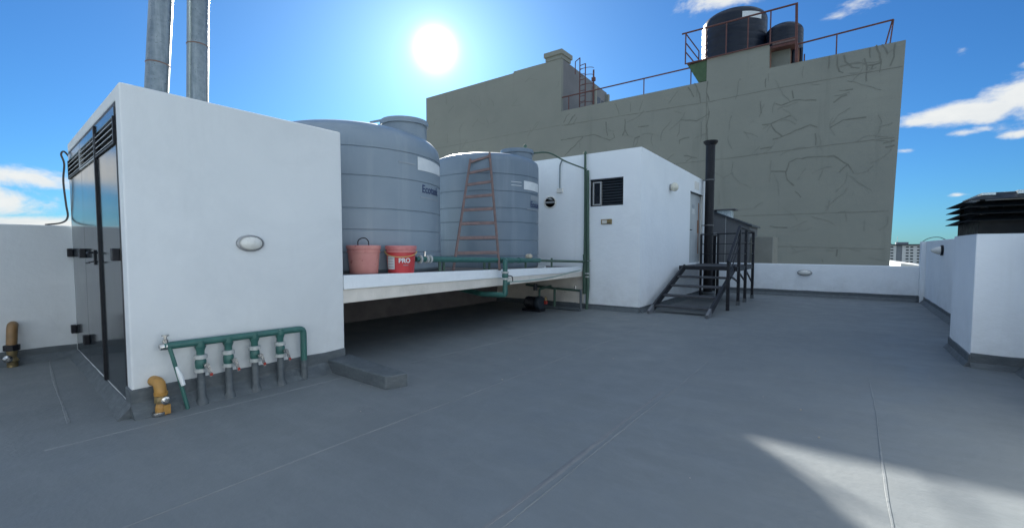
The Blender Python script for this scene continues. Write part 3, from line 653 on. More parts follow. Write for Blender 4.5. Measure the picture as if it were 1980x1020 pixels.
MB().tube(round_path([(xv + .05, yv + .01, .98), (xv + .09, yv + .04, .98), (xv + .10, yv + .08, .96), (xv + .10, yv + .09, .88)], .02), .009, 8).build('valve_lever', 'black', pw, smooth=True)
MB().tube([(xv, yv, .84), (xv + .03, yv + .08, .84)], .028, 12).build('side_outlet', 'green', pw, smooth=True)

b = MB().tube(bez([(xv + .04, yv + .06, .87), (-4.84, 7.0, .855), (-4.86, 7.7, .86), (-4.93, 8.4, .885), (-5.02, 9.1, .925), (-5.05, 9.6, .955)]), .013, 8)
tag(b.build('garden_hose', 'hose', smooth=True), 'pale green hose sagging along the white platform edge', 'hose')
b = MB().box(-5.46, -5.28, 8.38, 8.46, sz(8.4) - .004, sz(8.4) + .032)
tag(b.build('white_offcut', 'label_white', bevel=.012), 'small white plastic offcut lying on the platform under the pipe', 'plastic piece')
b = MB().lathe([(.05, 0), (.075, .03), (.07, .07), (.03, .09)], 7, Matrix.Translation((-5.12, 7.55, 1.262)))
tag(b.build('loose_stone', 'stone'), 'pale stone balanced on the green pipe beside the ladder', 'stone')

sp = thing('standpipes', 'pair of tall green vertical pipes on the hut corner wall', 'pipes', (-5.1, 9.98, 0))
MB().tube([(-5.165, 10.02, 3.76), (-5.15, 10.02, 2.0), (-5.13, 9.98, .42)], [.026, .030, .042], 12).build('riser_pipe', 'green_old', sp, smooth=True)
MB().tube([(-5.085, 10.01, 3.33), (-5.07, 10.0, 2.0), (-5.03, 9.96, .55), (-5.05, 9.93, .0)], [.032, .034, .038, .036], 12).build('riser_pipe', 'green_old', sp, smooth=True)
MB().tube([(-5.128, 9.98, 1.32), (-5.13, 9.98, .36)], .052, 14).build('thick_sleeve', 'green_old', sp, smooth=True)
MB().lathe([(.030, 3.72), (.038, 3.73), (.036, 3.78), (.01, 3.80)], 12, Matrix.Translation((-5.165, 10.02, 0))).build('pipe_cap', 'green_old', sp, smooth=True)
for z in (.86, .78): MB().lathe([(.04, -.016), (.06, -.012), (.06, .012), (.04, .016)], 10, Matrix.Translation((-5.045, 9.955, z))).build('union_nut', 'union', sp)
MB().tube([(-5.06, 9.9, 1.17), (-4.92, 9.86, 1.165)], .010, 8).build('tap_lever', 'chrome', sp)
MB().tube(bez([(-5.82, 8.75, 3.62), (-5.62, 9.1, 3.66), (-5.40, 9.5, 3.50), (-5.10, 9.98, 3.35)]), .018, 8).build('feed_pipe', 'green_old', sp, smooth=True)
MB().tube(round_path([(-5.13, 9.93, 1.14), (-5.10, 9.8, 1.145), (-5.06, 9.72, 1.15)], .03), .03, 10).build('elbow', 'green_old', sp, smooth=True)
lp = thing('low_pipework', 'dull green pipes on legs under the platform beside the pump', 'pipes', (-5.6, 9.6, 0))
MB().tube([(-6.6, 9.6, .54), (-5.78, 9.6, .49), (-5.03, 9.6, .47)], .028, 10).build('cross_pipe', 'green_old', lp, smooth=True)
for x in (-5.72, -5.01): MB().tube([(x, 9.55, .50), (x, 9.55, 0)], .03, 10).build('pipe_leg', 'green_old' if x < -5.5 else 'skirt', lp, smooth=True)
MB().lathe([(.02, 0), (.02, .06), (.035, .065), (.035, .08)], 10, Matrix.Translation((-5.15, 9.55, .50))).build('tap', 'chrome', lp)
MB().tube([(-6.4, 9.5, .03), (-5.0, 9.5, .03)], .03, 8).build('floor_pipe', 'skirt', lp, smooth=True)

pm = thing('water_pump', 'dark electric water pump under the platform edge', 'pump', (-5.75, 8.95, 0))
T = Matrix.Translation((-5.95, 8.9, .20)) @ Matrix.Rotation(R(90), 4, 'Y')
MB().lathe([(.10, -.16), (.13, -.14)] + [(.13 + .012 * (k % 2), -.12 + k * .02) for k in range(13)] + [(.13, .14), (.11, .16)], 24, T).build('pump_motor', 'black', pm)
MB().lathe([(.06, .16), (.16, .17), (.17, .21), (.15, .27), (.06, .28)], 24, T).build('pump_casing', 'slat', pm, smooth=True)
MB().box(-6.15, -5.65, 8.78, 9.02, 0, .06).build('pump_base', 'black', pm, bevel=.006)
MB().tube(round_path([(-5.74, 8.9, .34), (-5.74, 8.9, .52), (-5.74, 9.4, .56)], .05), .026, 10).build('outlet_pipe', 'green_old', pm, smooth=True)
MB().lathe([(.03, 0), (.03, .07), (.015, .075), (.015, .1)], 10, Matrix.Translation((-5.60, 8.95, .26))).build('valve_body', 'brass', pm)
MB().box(-5.63, -5.57, 8.92, 8.98, .18, .26).build('valve_handle', 'red', pm)
MB().lathe([(.05, .45), (.05, .60), (.03, .62)], 12, Matrix.Translation((-6.05, 9.2, 0))).build('pressure_switch', 'slat', pm)

# ------------------------------------------------------------------ hut
HX, HY = -3.79, 10.07
ht = thing('rooftop_hut', 'white rooftop hut with louvred window and raised weathered door', 'building', (HX, HY, 0))
wx0, wx1, wz0, wz1 = -5.05, -4.208, 2.468, 3.112
b = MB()
def hz(x): return 3.735
b.box(-8.39, wx0, HY, HY + .2, 0, 3.735); b.box(wx1, HX, HY, HY + .2, 0, 3.735)
b.box(wx0, wx1, HY, HY + .2, 0, wz0); b.box(wx0, wx1, HY, HY + .2, wz1, 3.735)
dy0, dy1, dz0, dz1 = 14.06, 15.50, 1.03, 3.16
b.box(HX - .2, HX, HY + .2, dy0, 0, dz1); b.box(HX - .2, HX, dy1, 15.78, 0, dz1); b.box(HX - .2, HX, dy0, dy1, 0, dz0)
b.prism([(HX - .2, HY + .2), (HX, HY + .2), (HX, 15.78), (HX - .2, 15.78)], dz1, [3.735, 3.735, 3.64, 3.64])
# roof slab tapers a little, as the photo shows
b.prism([(-8.39, HY + .2), (HX - .2, HY + .2), (HX - .2, 15.58), (-8.39, 15.58)], 3.45, [3.73, 3.73, 3.64, 3.64])
b.box(-8.39, HX - .2, 15.58, 15.78, 0, 3.64)
b.build('wall', 'white', ht)
s_ = MB(); skirt(s_, (-8.36, HY), (HX, HY), (0, -1), .12, .014, .08); skirt(s_, (HX, HY), (HX, 15.78), (1, 0), .12, .014, .08); s_.build('skirting', 'skirt', ht)
MB().box(-8.38, -5.2, HY - .006, HY - .001, .10, .93).build('bare_render', 'beige', ht)
w = MB().box(wx0 + .002, wx1 - .002, HY + .12, HY + .14, wz0 + .002, wz1 - .002).build('window', 'glass_dark', ht)
MB().box(wx0 + .001, wx1 - .001, HY + .005, HY + .119, wz1 - .03, wz1 - .001).box(wx1 - .02, wx1 - .001, HY + .03, HY + .119, wz0 + .002, wz1 - .031).box(wx0 + .001, wx0 + .02, HY + .03, HY + .119, wz0 + .002, wz1 - .031).build('window_frame', 'slat', w)
for k in range(9):
    z = wz0 + .02 + k * .066
    MB().add([(-4.75, HY + .03, z), (wx1 - .022, HY + .03, z), (wx1 - .022, HY + .085, z + .055), (-4.75, HY + .085, z + .055),
              (-4.75, HY + .03, z + .008), (wx1 - .022, HY + .03, z + .008), (wx1 - .022, HY + .085, z + .063), (-4.75, HY + .085, z + .063)],
             [(0, 1, 2, 3), (4, 7, 6, 5), (0, 4, 5, 1), (2, 6, 7, 3), (0, 3, 7, 4), (1, 5, 6, 2)]).build('window_slat', 'slat', w)
c0, c1 = -4.97, -4.745
MB().box(c0, c0 + .035, HY - .03, HY + .03, wz0 + .02, wz1 - .07).box(c1 - .035, c1, HY - .03, HY + .03, wz0 + .02, wz1 - .07).box(c0 + .035, c1 - .035, HY - .03, HY + .03, wz0 + .02, wz0 + .05).box(c0 + .035, c1 - .035, HY - .03, HY + .03, wz1 - .10, wz1 - .07).build('casement', 'alu', w, bevel=.004)
MB().box(c0 + .035, c1 - .035, HY - .005, HY + .002, wz0 + .05, wz1 - .10).build('pane', 'glass_dark', w)
# round wall vent
T = Matrix.Translation((-6.174, HY - .001, 2.64)) @ TFY
v = MB().lathe([(.19, 0), (.19, .012), (.155, .02), (.150, .004)], 36, T @ Matrix.Diagonal((1, .86, 1, 1))).build('round_vent', 'white_old', ht, smooth=True)
MB().lathe([(.148, .0015), (.148, .004)], 36, T @ Matrix.Diagonal((1, .86, 1, 1))).build('vent_opening', 'glass_dark', v)
MB().box(-6.32, -6.03, HY - .022, HY - .006, 2.615, 2.665).build('vent_bar', 'alu', v)
MB().slabxz([(-6.27, 2.74), (-6.14, 2.69), (-6.08, 2.70), (-6.16, 2.76)], HY - .02, HY - .007).build('vent_flap', 'alu', v)
MB().box(-4.752, -4.476, HY - .02, HY + .001, 2.03, 2.152).build('vent_plate', 'brass', ht, bevel=.004)
MB().box(-4.72, -4.60, HY - .026, HY - .019, 2.05, 2.13).build('plate_corner', 'beige', ht)
MB().box(-4.72, -4.51, HY - .0245, HY - .0195, 2.04, 2.06).build('plate_slot', 'slat', ht)
MB().box(-5.96, -5.80, HY - .05, HY + .001, 2.86, 2.97).build('junction_box', 'white_old', ht, bevel=.008)
MB().tube(round_path([(-5.88, HY - .03, 2.96), (-5.88, HY - .03, 3.55), (-5.78, HY - .06, 3.68)], .10, 6), .017, 8).build('conduit', 'galv', ht, smooth=True)
# door
d = MB().box(HX - .10, HX - .06, dy0 + .03, dy1 - .03, dz0 + .01, dz1 - .03).build('door', 'door_old', ht)
MB().box(HX - .10, HX - .002, dy0 + .001, dy0 + .03, dz0, dz1 - .001).box(HX - .10, HX - .002, dy1 - .03, dy1 - .001, dz0, dz1 - .001).build('door_frame', 'white_old', d)
MB().box(HX - .10, HX + .006, dy0 + .0, dy1, dz1 - .03, dz1 - .002).build('door_head', 'slat', d)
MB().box(HX - .059, HX - .054, 15.20, 15.28, 1.3, 2.9).box(HX - .059, HX - .0535, 15.12, 15.30, 1.95, 2.35).build('rust_mark', 'rust_stain', d)
MB().tube([(HX - .06, 14.14, 2.02), (HX + .0, 14.14, 2.02), (HX + .01, 14.28, 2.02)], .013, 8).build('door_handle', 'black', d, smooth=True)
MB().box(HX - .0595, HX - .0545, 14.50, 14.74, 2.70, 2.80).build('notice', 'label_faint', d)
MB().box(HX - .0592, HX - .0543, 14.48, 14.78, 2.52, 2.67).build('notice', 'paper', d)
MB().box(HX - .0, HX + .008, 14.50, 15.0, 3.27, 3.50).build('faded_sign', 'white_old', ht)

# ------------------------------------------------------------------ steel stair
st = thing('steel_stair', 'black steel stair with landing and railing up to the hut door', 'stair', (-3.0, 12.5, 0))
xl, xr = -3.56, -2.32
def bar(mb, p, q, w, h):
    p = Vector(p); q = Vector(q); d = (q - p).normalized(); u = Vector((0, 0, 1)) if abs(d.z) < .95 else Vector((0, 1, 0))
    s2 = d.cross(u).normalized(); u2 = s2.cross(d)
    vv = [b_ + s2 * a * w / 2 + u2 * c * h / 2 for b_ in (p, q) for a, c in ((-1, -1), (1, -1), (1, 1), (-1, 1))]
    return mb.add(vv, [(0, 1, 2, 3), (4, 7, 6, 5), (0, 4, 5, 1), (1, 5, 6, 2), (2, 6, 7, 3), (3, 7, 4, 0)])
for x in (xl, xr):
    bar(MB(), (x, 10.32, .105), (x, 12.80, .965), .05, .15).build('stringer', 'stair', st, bevel=.004)
    bar(MB(), (x, 10.03, .0), (x, 10.33, .108), .055, .155).build('stringer_foot', 'stair_foot', st, bevel=.004)
for k in range(4):
    z = .165 + k * .198; y = 10.05 + z / .357
    MB().box(xl + .026, xr - .026, y - .14, y + .16, z - .045, z).build('tread', 'tread', st, bevel=.005)
MB().box(xl - .1, xr + .05, 12.66, 15.1, .955, 1.0).build('landing_plate', 'tread', st, bevel=.004)
MB().box(xl - .1, xr + .06, 12.62, 12.66, .90, 1.0).box(xr + .05, xr + .09, 12.66, 15.1, .88, 1.0).box(xl - .1, xr + .05, 15.10, 15.14, .88, 1.0).build('landing_frame', 'stair', st)
xp = -2.235
posts = [(11.62, 0, 1.15), (12.88, 0, 1.99), (13.84, 0, 1.96), (15.02, 0, 1.93)]
for y, z0, z1 in posts: MB().box(xp - .035, xp + .035, y - .035, y + .035, z0, z1).build('post', 'stair', st, bevel=.004)
for y, z0, z1 in posts[1:]: MB().box(xp - .042, xp + .042, y - .042, y + .042, 0, .10).build('post_foot', 'skirt', st)
MB().box(-3.24, -3.17, 15.03, 15.10, 0, 1.9).build('post', 'stair', st, bevel=.004)
MB().box(-3.72, -3.66, 15.0, 15.06, 0, 1.9).build('post', 'stair', st, bevel=.004)
bar(MB(), (xp, 11.55, 1.15), (xp, 12.90, 2.03), .06, .05).build('handrail', 'stair', st, bevel=.006)
bar(MB(), (xp, 12.90, 2.02), (xp, 15.06, 1.945), .06, .04).build('handrail', 'stair', st, bevel=.006)
bar(MB(), (xp, 15.05, 1.92), (-3.70, 15.05, 1.90), .04, .04).build('handrail', 'stair', st)
for z in (1.33, 1.63):
    bar(MB(), (xp, 12.90, z), (xp, 15.02, z - .02), .022, .022).build('mid_rail', 'stair', st)
    bar(MB(), (xp, 15.02, z - .02), (-3.70, 15.02, z - .03), .022, .022).build('mid_rail', 'stair', st)
bar(MB(), (xp, 11.65, .78), (xp, 12.86, 1.55), .022, .022).build('mid_rail', 'stair', st)
bar(MB(), (xp, 11.65, .98), (xp, 12.86, 1.78), .018, .018).build('mid_rail', 'stair', st)
for (y0, za, y1, zb) in ((12.9, .88, 13.82, .60), (13.86, .92, 15.0, .50), (11.7, .85, 12.86, .62)):
    bar(MB(), (xp - .02, y0, za), (xp - .02, y1, zb), .03, .04).build('brace', 'stair', st)

# black chimney pipe beside the hut
bf = thing('black_flue', 'tall black flue pipe with flared top beside the hut door', 'flue pipe', (-3.57, 15.43, 0))
MB().tube([(-3.57, 15.43, 0), (-3.57, 15.43, 4.80)], [.135, .135], 28).build('flue_pipe', 'black', bf, smooth=True)
MB().lathe([(.14, 4.70), (.21, 4.78), (.215, 4.83), (.13, 4.83)], 28, Matrix.Translation((-3.57, 15.43, 0))).build('flared_cap', 'black', bf, smooth=True)
for z in (3.62, 2.2): MB().lathe([(.137, z - .02), (.15, z - .018), (.15, z + .018), (.137, z + .02)], 28, Matrix.Translation((-3.57, 15.43, 0))).box(-3.79, -3.70, 15.41, 15.45, z - .012, z + .012).build('pipe_clamp', 'shed', bf)
MB().lathe([(.20, 0), (.20, .05), (.15, .09)], 24, Matrix.Translation((-3.57, 15.43, 0))).build('base_collar', 'skirt', bf, smooth=True)
wp = thing('white_post', 'short white frame post with hooked top behind the landing', 'post', (-3.45, 15.9, 0))
MB().tube(round_path([(-3.56, 15.9, 1.93), (-3.40, 15.9, 1.93), (-3.40, 15.9, .15)], .05), .028, 8).box(-3.435, -3.365, 15.87, 15.93, 0, 1.85).build('white_upright', 'white', wp)
MB().box(-3.56, -3.44, 15.9, 16.0, .1, 1.88).build('dark_panel', 'black', wp)
sh = thing('dark_shed', 'dark grey shed with sloping top just beyond the low parapet', 'shed', (-3.2, 17.6, 0))
MB().slabxz([(-5.2, -3), (-2.70, -3), (-2.70, 2.22), (-3.77, 2.70), (-5.2, 3.30)], 17.3, 19.0).build('shed_wall', 'shed', sh)
MB().slabxz([(-3.46, .2), (-3.44, .2), (-3.44, 2.56), (-3.46, 2.57)], 17.285, 17.298).build('sheet_joint', 'alu', sh)
MB().slabxz([(-2.62, 2.20), (-2.62, 2.25), (-5.2, 3.36), (-5.2, 3.31)], 17.22, 19.1).build('roof_sheet', 'slat', sh)
MB().box(-2.69, -2.04, 17.6, 19.0, -3, 1.86).build('lower_block', 'lower_block', sh)  # block standing in for a slightly darker area of the wall behind
cp = thing('roof_vent', 'bright galvanised vent box with dark lid above the dark shed', 'vent', (-3.55, 17.6, 2.6))
MB().box(-3.80, -3.32, 17.5, 17.9, 2.42, 2.81).build('vent_box', 'silver', cp, bevel=.01)
MB().prism([(-3.93, 17.4), (-3.18, 17.4), (-3.18, 18.0), (-3.93, 18.0)], 2.812, 2.85).build('lid', 'shed', cp)

# ------------------------------------------------------------------ shaft with louvred hood on the right
sf = thing('vent_shaft', 'white square shaft wall carrying the black louvred hood', 'shaft', (1.9, 8.5, 0))
MB().prism([(1.258, 7.826), (2.75, 7.826), (2.75, 9.19), (1.25, 9.19)], -.3, 1.633).build('wall', 'white', sf, bevel=.012)
s_ = MB(); skirt(s_, (1.25, 9.19), (1.258, 7.826), (-1, 0), .16, .016, .06); skirt(s_, (1.258, 7.826), (2.75, 7.826), (0, -1), .175, .016, .06); s_.build('skirting', 'skirt', sf)
hd = thing('louvred_hood', 'black metal louvred vent hood on top of the white shaft', 'vent hood', (1.9, 8.5, 1.63))
hx0, hx1, hy0, hy1 = 1.275, 2.70, 7.86, 9.15
MB().box(hx0, hx1, hy0, hy1, 1.632, 1.80).build('hood_base', 'hood', hd, bevel=.005)
MB().box(hx0 + .25, hx1 - .25, hy0 + .25, hy1 - .25, 1.80, 2.05).build('inner_duct', 'hood', hd)
for x in (hx0 + .01, hx1 - .05):
    for y in (hy0 + .01, hy1 - .05): MB().box(x, x + .04, y, y + .04, 1.80, 2.06).build('corner_post', 'hood', hd)
def fr(z0, z1, o0, o1, t=.006):
    a = [(hx0 - o0, hy0 - o0), (hx1 + o0, hy0 - o0), (hx1 + o0, hy1 + o0), (hx0 - o0, hy1 + o0)]
    c = [(hx0 - o1, hy0 - o1), (hx1 + o1, hy0 - o1), (hx1 + o1, hy1 + o1), (hx0 - o1, hy1 + o1)]
    v = [(*p, z0) for p in a] + [(*p, z1) for p in c] + [(*p, z0 + t) for p in a] + [(*p, z1 + t) for p in c]
    f = []
    for i in range(4):
        j = (i + 1) % 4
        f += [(i, j, 4 + j, 4 + i), (8 + i, 12 + i, 12 + j, 8 + j), (i, 8 + i, 8 + j, j), (4 + i, 4 + j, 12 + j, 12 + i)]
    return MB().add(v, f)
for z in (1.785, 1.868, 1.952): fr(z, z + .072, .12, -.02).build('hood_louvre', 'hood', hd)
m3 = fr(2.036, 2.125, .12, -.10)
m3.build('hood_louvre', 'hood', hd)
MB().box(hx0 + .10, hx1 - .10, hy0 + .10, hy1 - .10, 2.118, 2.136).build('hood_roof', 'galv', hd)
MB().box(hx0 + .02, hx0 + .14, hy0 + .02, hy1 - .1, 2.10, 2.128).box(hx0 + .32, hx1 - .05, hy0 + .015, hy0 + .5, 2.10, 2.142).build('glint_plates', 'silver', hd)  # bright plates added to draw the glint on the hood roof
b = MB().tube(bez([(1.62, 16.5, 1.64), (1.68, 16.2, 1.71), (1.72, 15.4, 1.74), (1.74, 14.6, 1.72), (1.76, 14.0, 1.66)]), .008, 6)
tag(b.build('wire_arc', 'cable', smooth=True), 'thin wire arching over the top of the side wall corner', 'wire')

# ------------------------------------------------------------------ tall grey building
YB = 30.0
gb = thing('tall_building', 'tall grey rendered building with cracked blank wall behind the roof', 'building', (-10, 30, 0))
main = [(-17.48, -30), (1.66, -30), (1.74, .7), (1.83, 5.0), (2.0, 11.70), (-3.92, 11.69), (-3.94, 13.0), (-7.27, 13.0), (-7.27, 11.68), (-17.48, 11.66)]
MB().slabxz(main, YB, YB + .4).build('wall', 'grey_wall', gb)
MB().prism([(-17.48, 30.4), (1.70, 30.4), (1.70, 44), (-17.48, 44)], -30, 11.2).build('wall', 'grey_wall', gb)
MB().slabxz([(-31.87, -30), (-17.48, -30), (-17.48, 15.53), (-18.72, 15.52), (-18.72, 15.50), (-20.03, 15.52), (-21.86, 15.52), (-21.86, 15.40), (-31.87, 15.36)], YB - .004, YB + .3).build('tower_wall', 'grey_wall', gb)
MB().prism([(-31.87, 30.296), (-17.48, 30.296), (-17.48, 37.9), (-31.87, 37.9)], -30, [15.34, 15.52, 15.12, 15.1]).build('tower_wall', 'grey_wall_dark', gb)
MB().prism([(-18.84, 29.95), (-17.44, 29.95), (-17.44, 31.36), (-18.84, 31.36)], 15.53, 15.80).build('chimney_base', 'grey_wall', gb)
MB().prism([(-18.95, 29.85), (-17.36, 29.85), (-17.36, 31.5), (-18.95, 31.5)], 15.80, 16.15).build('chimney_cap', 'grey_wall', gb, bevel=.03)
w = MB().box(-17.479, -17.45, 35.5, 36.6, 12.5, 14.3).build('window', 'glass_dark', gb); MB().box(-17.479, -17.45, 36.85, 37.6, 12.5, 14.2).build('window', 'glass_dark', gb)
MB().box(-17.478, -17.2, 37.62, 37.9, 11.2, 14.9).box(-17.478, -17.2, 35.1, 35.4, 11.2, 14.9).build('pilaster', 'grey_wall', gb)
MB().box(-3.94, -3.0, 31.0, 31.4, 11.2, 12.95).build('tank_pier', 'grey_wall', gb)
MB().slabxz([(-8.40, 12.88), (-7.28, 12.95), (-7.28, 11.72), (-7.75, 11.72)], YB + .02, YB + 3.4).build('bracket', 'green_wall', gb)
MB().box(-8.45, -7.28, YB, YB + 3.6, 12.95, 13.02).box(-7.26, -2.6, 30.41, 34.0, 12.90, 13.04).build('gallery_floor', 'rust', gb)
def strips(mb, polys, w, y, jitter=.0):
    for P in polys:
        for (x0, z0), (x1, z1) in zip(P, P[1:]):
            n = max(1, int(math.hypot(x1 - x0, z1 - z0) / .22)); pr_ = (x0, z0)
            for k in range(1, n + 1):
                t = k / n; q = (x0 + (x1 - x0) * t + (random.uniform(-jitter, jitter) if k < n else 0), z0 + (z1 - z0) * t + (random.uniform(-jitter, jitter) if k < n else 0))
                dx, dz = q[0] - pr_[0], q[1] - pr_[1]; L = math.hypot(dx, dz) or 1; ww = w * random.uniform(.55, 1.25)
                nx, nz_ = -dz / L * ww / 2, dx / L * ww / 2; e = .012
                mb.slabxz([(pr_[0] + nx, pr_[1] + nz_), (pr_[0] - nx, pr_[1] - nz_), (q[0] - nx + dx / L * e, q[1] - nz_ + dz / L * e), (q[0] + nx + dx / L * e, q[1] + nz_ + dz / L * e)], y - random.uniform(.006, .014), y + .01)
                pr_ = q
CR = [[(-17.27,10.78),(-17.02,11.23),(-16.78,11.35)],[(-16.86,10.64),(-16.54,11.07),(-16.3,11.21)],[(-16.46,10.6),(-16.17,10.97)],[(-17.18,10.58),(-16.38,10.56)],[(-17.5,9.54),(-15.74,9.57),(-14.75,9.56),(-13.57,8.99),(-13.21,9.14),(-13.31,9.42)],[(-17.17,8.36),(-15.66,9.52)],[(-13.87,10.3),(-13.84,9.7),(-13.74,9.35)],[(-12.49,10.27),(-12.48,9.55),(-12.65,9.19)],[(-12.48,9.55),(-12.24,9.13)],[(-11.57,9.61),(-10.85,9.56)],[(-11.79,8.88),(-11.43,8.95)],[(-8.74,9.59),(-7.8,9.38),(-7.08,9.72)],[(-8.83,8.1),(-8.81,8.34),(-8.24,8.44)],[(-8.52,7.33),(-7.75,7.12)],[(-8.39,6.96),(-8.04,7.16)],[(-7.96,11.7),(-7.66,10.99),(-7.59,10.45)],[(-8.36,11.54),(-8.0,10.88)],[(-7.19,11.65),(-7.25,10.97),(-7.09,10.47)],[(-7.08,9.84),(-7.21,8.99),(-7.14,8.04)],[(-2.75,10.18),(-2.68,9.8)],[(-3.53,9.64),(-3.25,9.49),(-2.65,9.66),(-1.62,9.47)],[(-4.18,8.57),(-3.74,8.55),(-2.77,8.87)],[(-3.74,8.55),(-3.49,8.08),(-3.15,7.76)],[(-3.62,7.67),(-3.15,7.76),(-1.85,8.2),(-1.53,8.02)],[(-0.93,7.92),(-0.4,8.22),(0.56,8.21)],[(-4.31,9.9),(-4.25,9.23)],[(-1.61,7.7),(-1.57,7.07)],[(-2.42,6.45),(-2.79,6.28),(-2.94,5.76),(-2.85,5.32),(-2.52,4.97)],[(-3.72,5.89),(-2.94,5.79)],[(-2.42,6.45),(-0.76,6.41),(-0.12,5.88),(0.13,5.41)],[(-0.12,5.88),(-0.48,5.52)],[(-2.47,4.65),(-2.18,4.31)],[(-0.61,9.78),(-0.04,9.74)],[(-0.84,9.2),(-0.52,9.44),(-0.28,9.49)],[(-4.05,11.14),(-4.06,10.66)],[(1.3,6.79),(1.71,6.88)],[(1.39,6.57),(1.72,6.62)],[(-4.24,7.21),(-3.66,7.24)],[(-0.44,1.43),(-0.47,1.07)],[(-3.64,2.76),(-2.78,2.65)],[(-1.11,0.91),(-1.06,0.75)],[(-1.1,11.68),(-1.11,11.05)],[(-0.74,11.6),(-0.74,11.14),(-0.64,10.78),(-0.47,10.66)],[(-0.47,11.57),(-0.39,11.22),(-0.1,10.86),(0.2,10.75)],[(0.39,11.2),(0.5,10.81),(0.51,10.03)],[(0.5,10.81),(1.08,10.83),(1.0,11.29),(0.86,11.73)],[(0.6,11.67),(0.63,11.18)],[(1.08,11.71),(1.32,11.21)],[(1.59,11.62),(1.57,10.99),(1.44,10.59)],[(1.08,10.79),(1.03,10.36)],[(0.7,10.6),(0.76,10.79)],[(-2.75,10.2),(-2.67,9.78)]]
mb = MB(); strips(mb, CR, .062, YB, .032); o = mb.build('crack_repair', 'crack', gb); o['kind'] = 'stuff'
rnd = random.Random(11); FC = []
for k in range(120):
    x = rnd.uniform(-17.2, 1.3) if k % 3 else rnd.uniform(-7.0, 1.3); z = rnd.uniform(1.0, 11.2); a = rnd.choice((0, .2, -.2, 1.2, 1.6, 2.0, .6)) ; P = [(x, z)]
    for j in range(rnd.randint(2, 6)):
        a += rnd.uniform(-.45, .45); L_ = rnd.uniform(.12, .38); x = min(max(x + math.cos(a) * L_, -17.3), 1.6); z = min(max(z + math.sin(a) * L_, .8), 11.4); P.append((x, z))
    FC.append(P)
for k in range(40):
    x = rnd.uniform(-31, -18); z = rnd.uniform(6, 14.5); a = rnd.uniform(0, 3); P = [(x, z)]
    for j in range(3): a += rnd.uniform(-.6, .6); x += math.cos(a) * .3; z += math.sin(a) * .3; P.append((min(x, -17.7), z))
    FC.append(P)
mb = MB(); strips(mb, FC, .032, YB - .002, .03); o = mb.build('hairline_crack', 'hair', gb); o['kind'] = 'stuff'
JN = [[(-17.4, 10.62), (-7.03, 10.41), (-4.03, 10.49), (1.9, 10.45)], [(-15, 6.9), (-5.66, 6.88), (-2.35, 6.97), (1.7, 7.02)], [(-12, 3.45), (-5.58, 3.41), (1.60, 3.37)], [(-4.2, 1.63), (1.50, 1.45)], [(-7.24, 11.6), (-7.24, 9.0), (-7.22, 6.2), (-7.24, 1.2)], [(-31.8, 10.6), (-17.6, 10.65)]]
for P in JN:
    mb = MB(); strips(mb, [P], .035, YB, .006); mb.build('wall_joint', 'joint', gb)

def rails(name, label, top, posts_, m, r=.045, extra=(), group='roof railings on the tall building', cat='railing'):
    t = thing(name, label, cat, top[0], group)
    MB().tube(top, r, 6).build('top_rail', m, t)
    for p, q in posts_: MB().tube([p, q], r * .8, 6).build('post', m, t)
    for e in extra: MB().tube(e, r * .8, 6).build('lower_rail', m, t)
    return t
rails('roof_railing', 'thin railing between the tower and the tank stand', [(-17.45, 30.1, 12.68), (-8.2, 30.1, 12.74)], [((-11.23, 30.1, 12.7), (-11.23, 30.1, 11.5)), ((-16.9, 30.1, 12.68), (-16.9, 30.1, 11.5)), ((-8.22, 30.1, 12.8), (-8.22, 30.1, 11.5))], 'rust')
rails('roof_railing', 'thin railing on the high corner of the tall building', [(-2.6, 30.1, 12.70), (1.50, 30.1, 12.85)], [((-.80, 30.1, 12.77), (-.80, 30.1, 11.5)), ((1.50, 30.1, 12.85), (1.38, 30.1, 11.5)), ((1.46, 30.1, 12.85), (1.16, 30.8, 11.5))], 'rust')
rails('tank_gallery', 'rusty red railed gallery round the rooftop tanks of the tall building', [(-8.75, 29.9, 14.84), (-2.60, 29.9, 14.82)],
      [((x, 29.9, 14.82), (x, 29.9, 12.96)) for x in (-8.52, -7.30, -6.18, -5.02, -3.88)] + [((-8.52, 29.9, 14.8), (-8.52, 33, 14.8)), ((-8.52, 33, 14.8), (-8.52, 33, 13)), ((-2.4, 32.4, 12.9), (-2.4, 32.4, 11.3))],
      'rust', .05, [[(-8.55, 29.9, 12.97), (-2.6, 29.9, 13.03)], [(-8.52, 30, 13.7), (-8.52, 33, 13.7)], [(-8.52, 30, 14.25), (-8.52, 33, 14.25)], [(-2.62, 29.9, 14.86), (-2.55, 29.9, 11.7)], [(-2.68, 29.9, 14.86), (-2.62, 29.9, 11.7)]])
def btank(label, c, r, z0, z1, zt, n=48):
    t = thing('black_tank', label, 'water tank', (c[0], c[1], z0), 'black tanks on the tall building')
    prof = [(r, z0)]
    k0 = 6
    for k in range(k0): prof += [(r, z0 + (z1 - z0) * k / k0 + .04), (r - .012, z0 + (z1 - z0) * k / k0 + .08), (r, z0 + (z1 - z0) * k / k0 + .12)]
    prof += [(r, z1)] + [(r - r * .95 * (1 - math.cos(k / 8 * math.pi / 2)), z1 + (zt - z1) * math.sin(k / 8 * math.pi / 2)) for k in range(1, 9)]
    MB().lathe(prof, n, Matrix.Translation((c[0], c[1], 0))).build('tank_body', 'tank_black', t, smooth=True)
    return t
b1 = btank('big black tank inside the gallery on the tall building', (-6.22, 32.25), 1.86, 13.04, 15.55, 16.28)
a_ = MB(); patch(a_, (-6.22, 32.25), 1.862, R(-66), R(-28), 15.15, 15.52, .01); a_.build('white_label', 'label_white', b1)
b2 = btank('small black tank behind the end post on the tall building', (-3.45, 32.1), 1.0, 13.04, 14.2, 14.78)
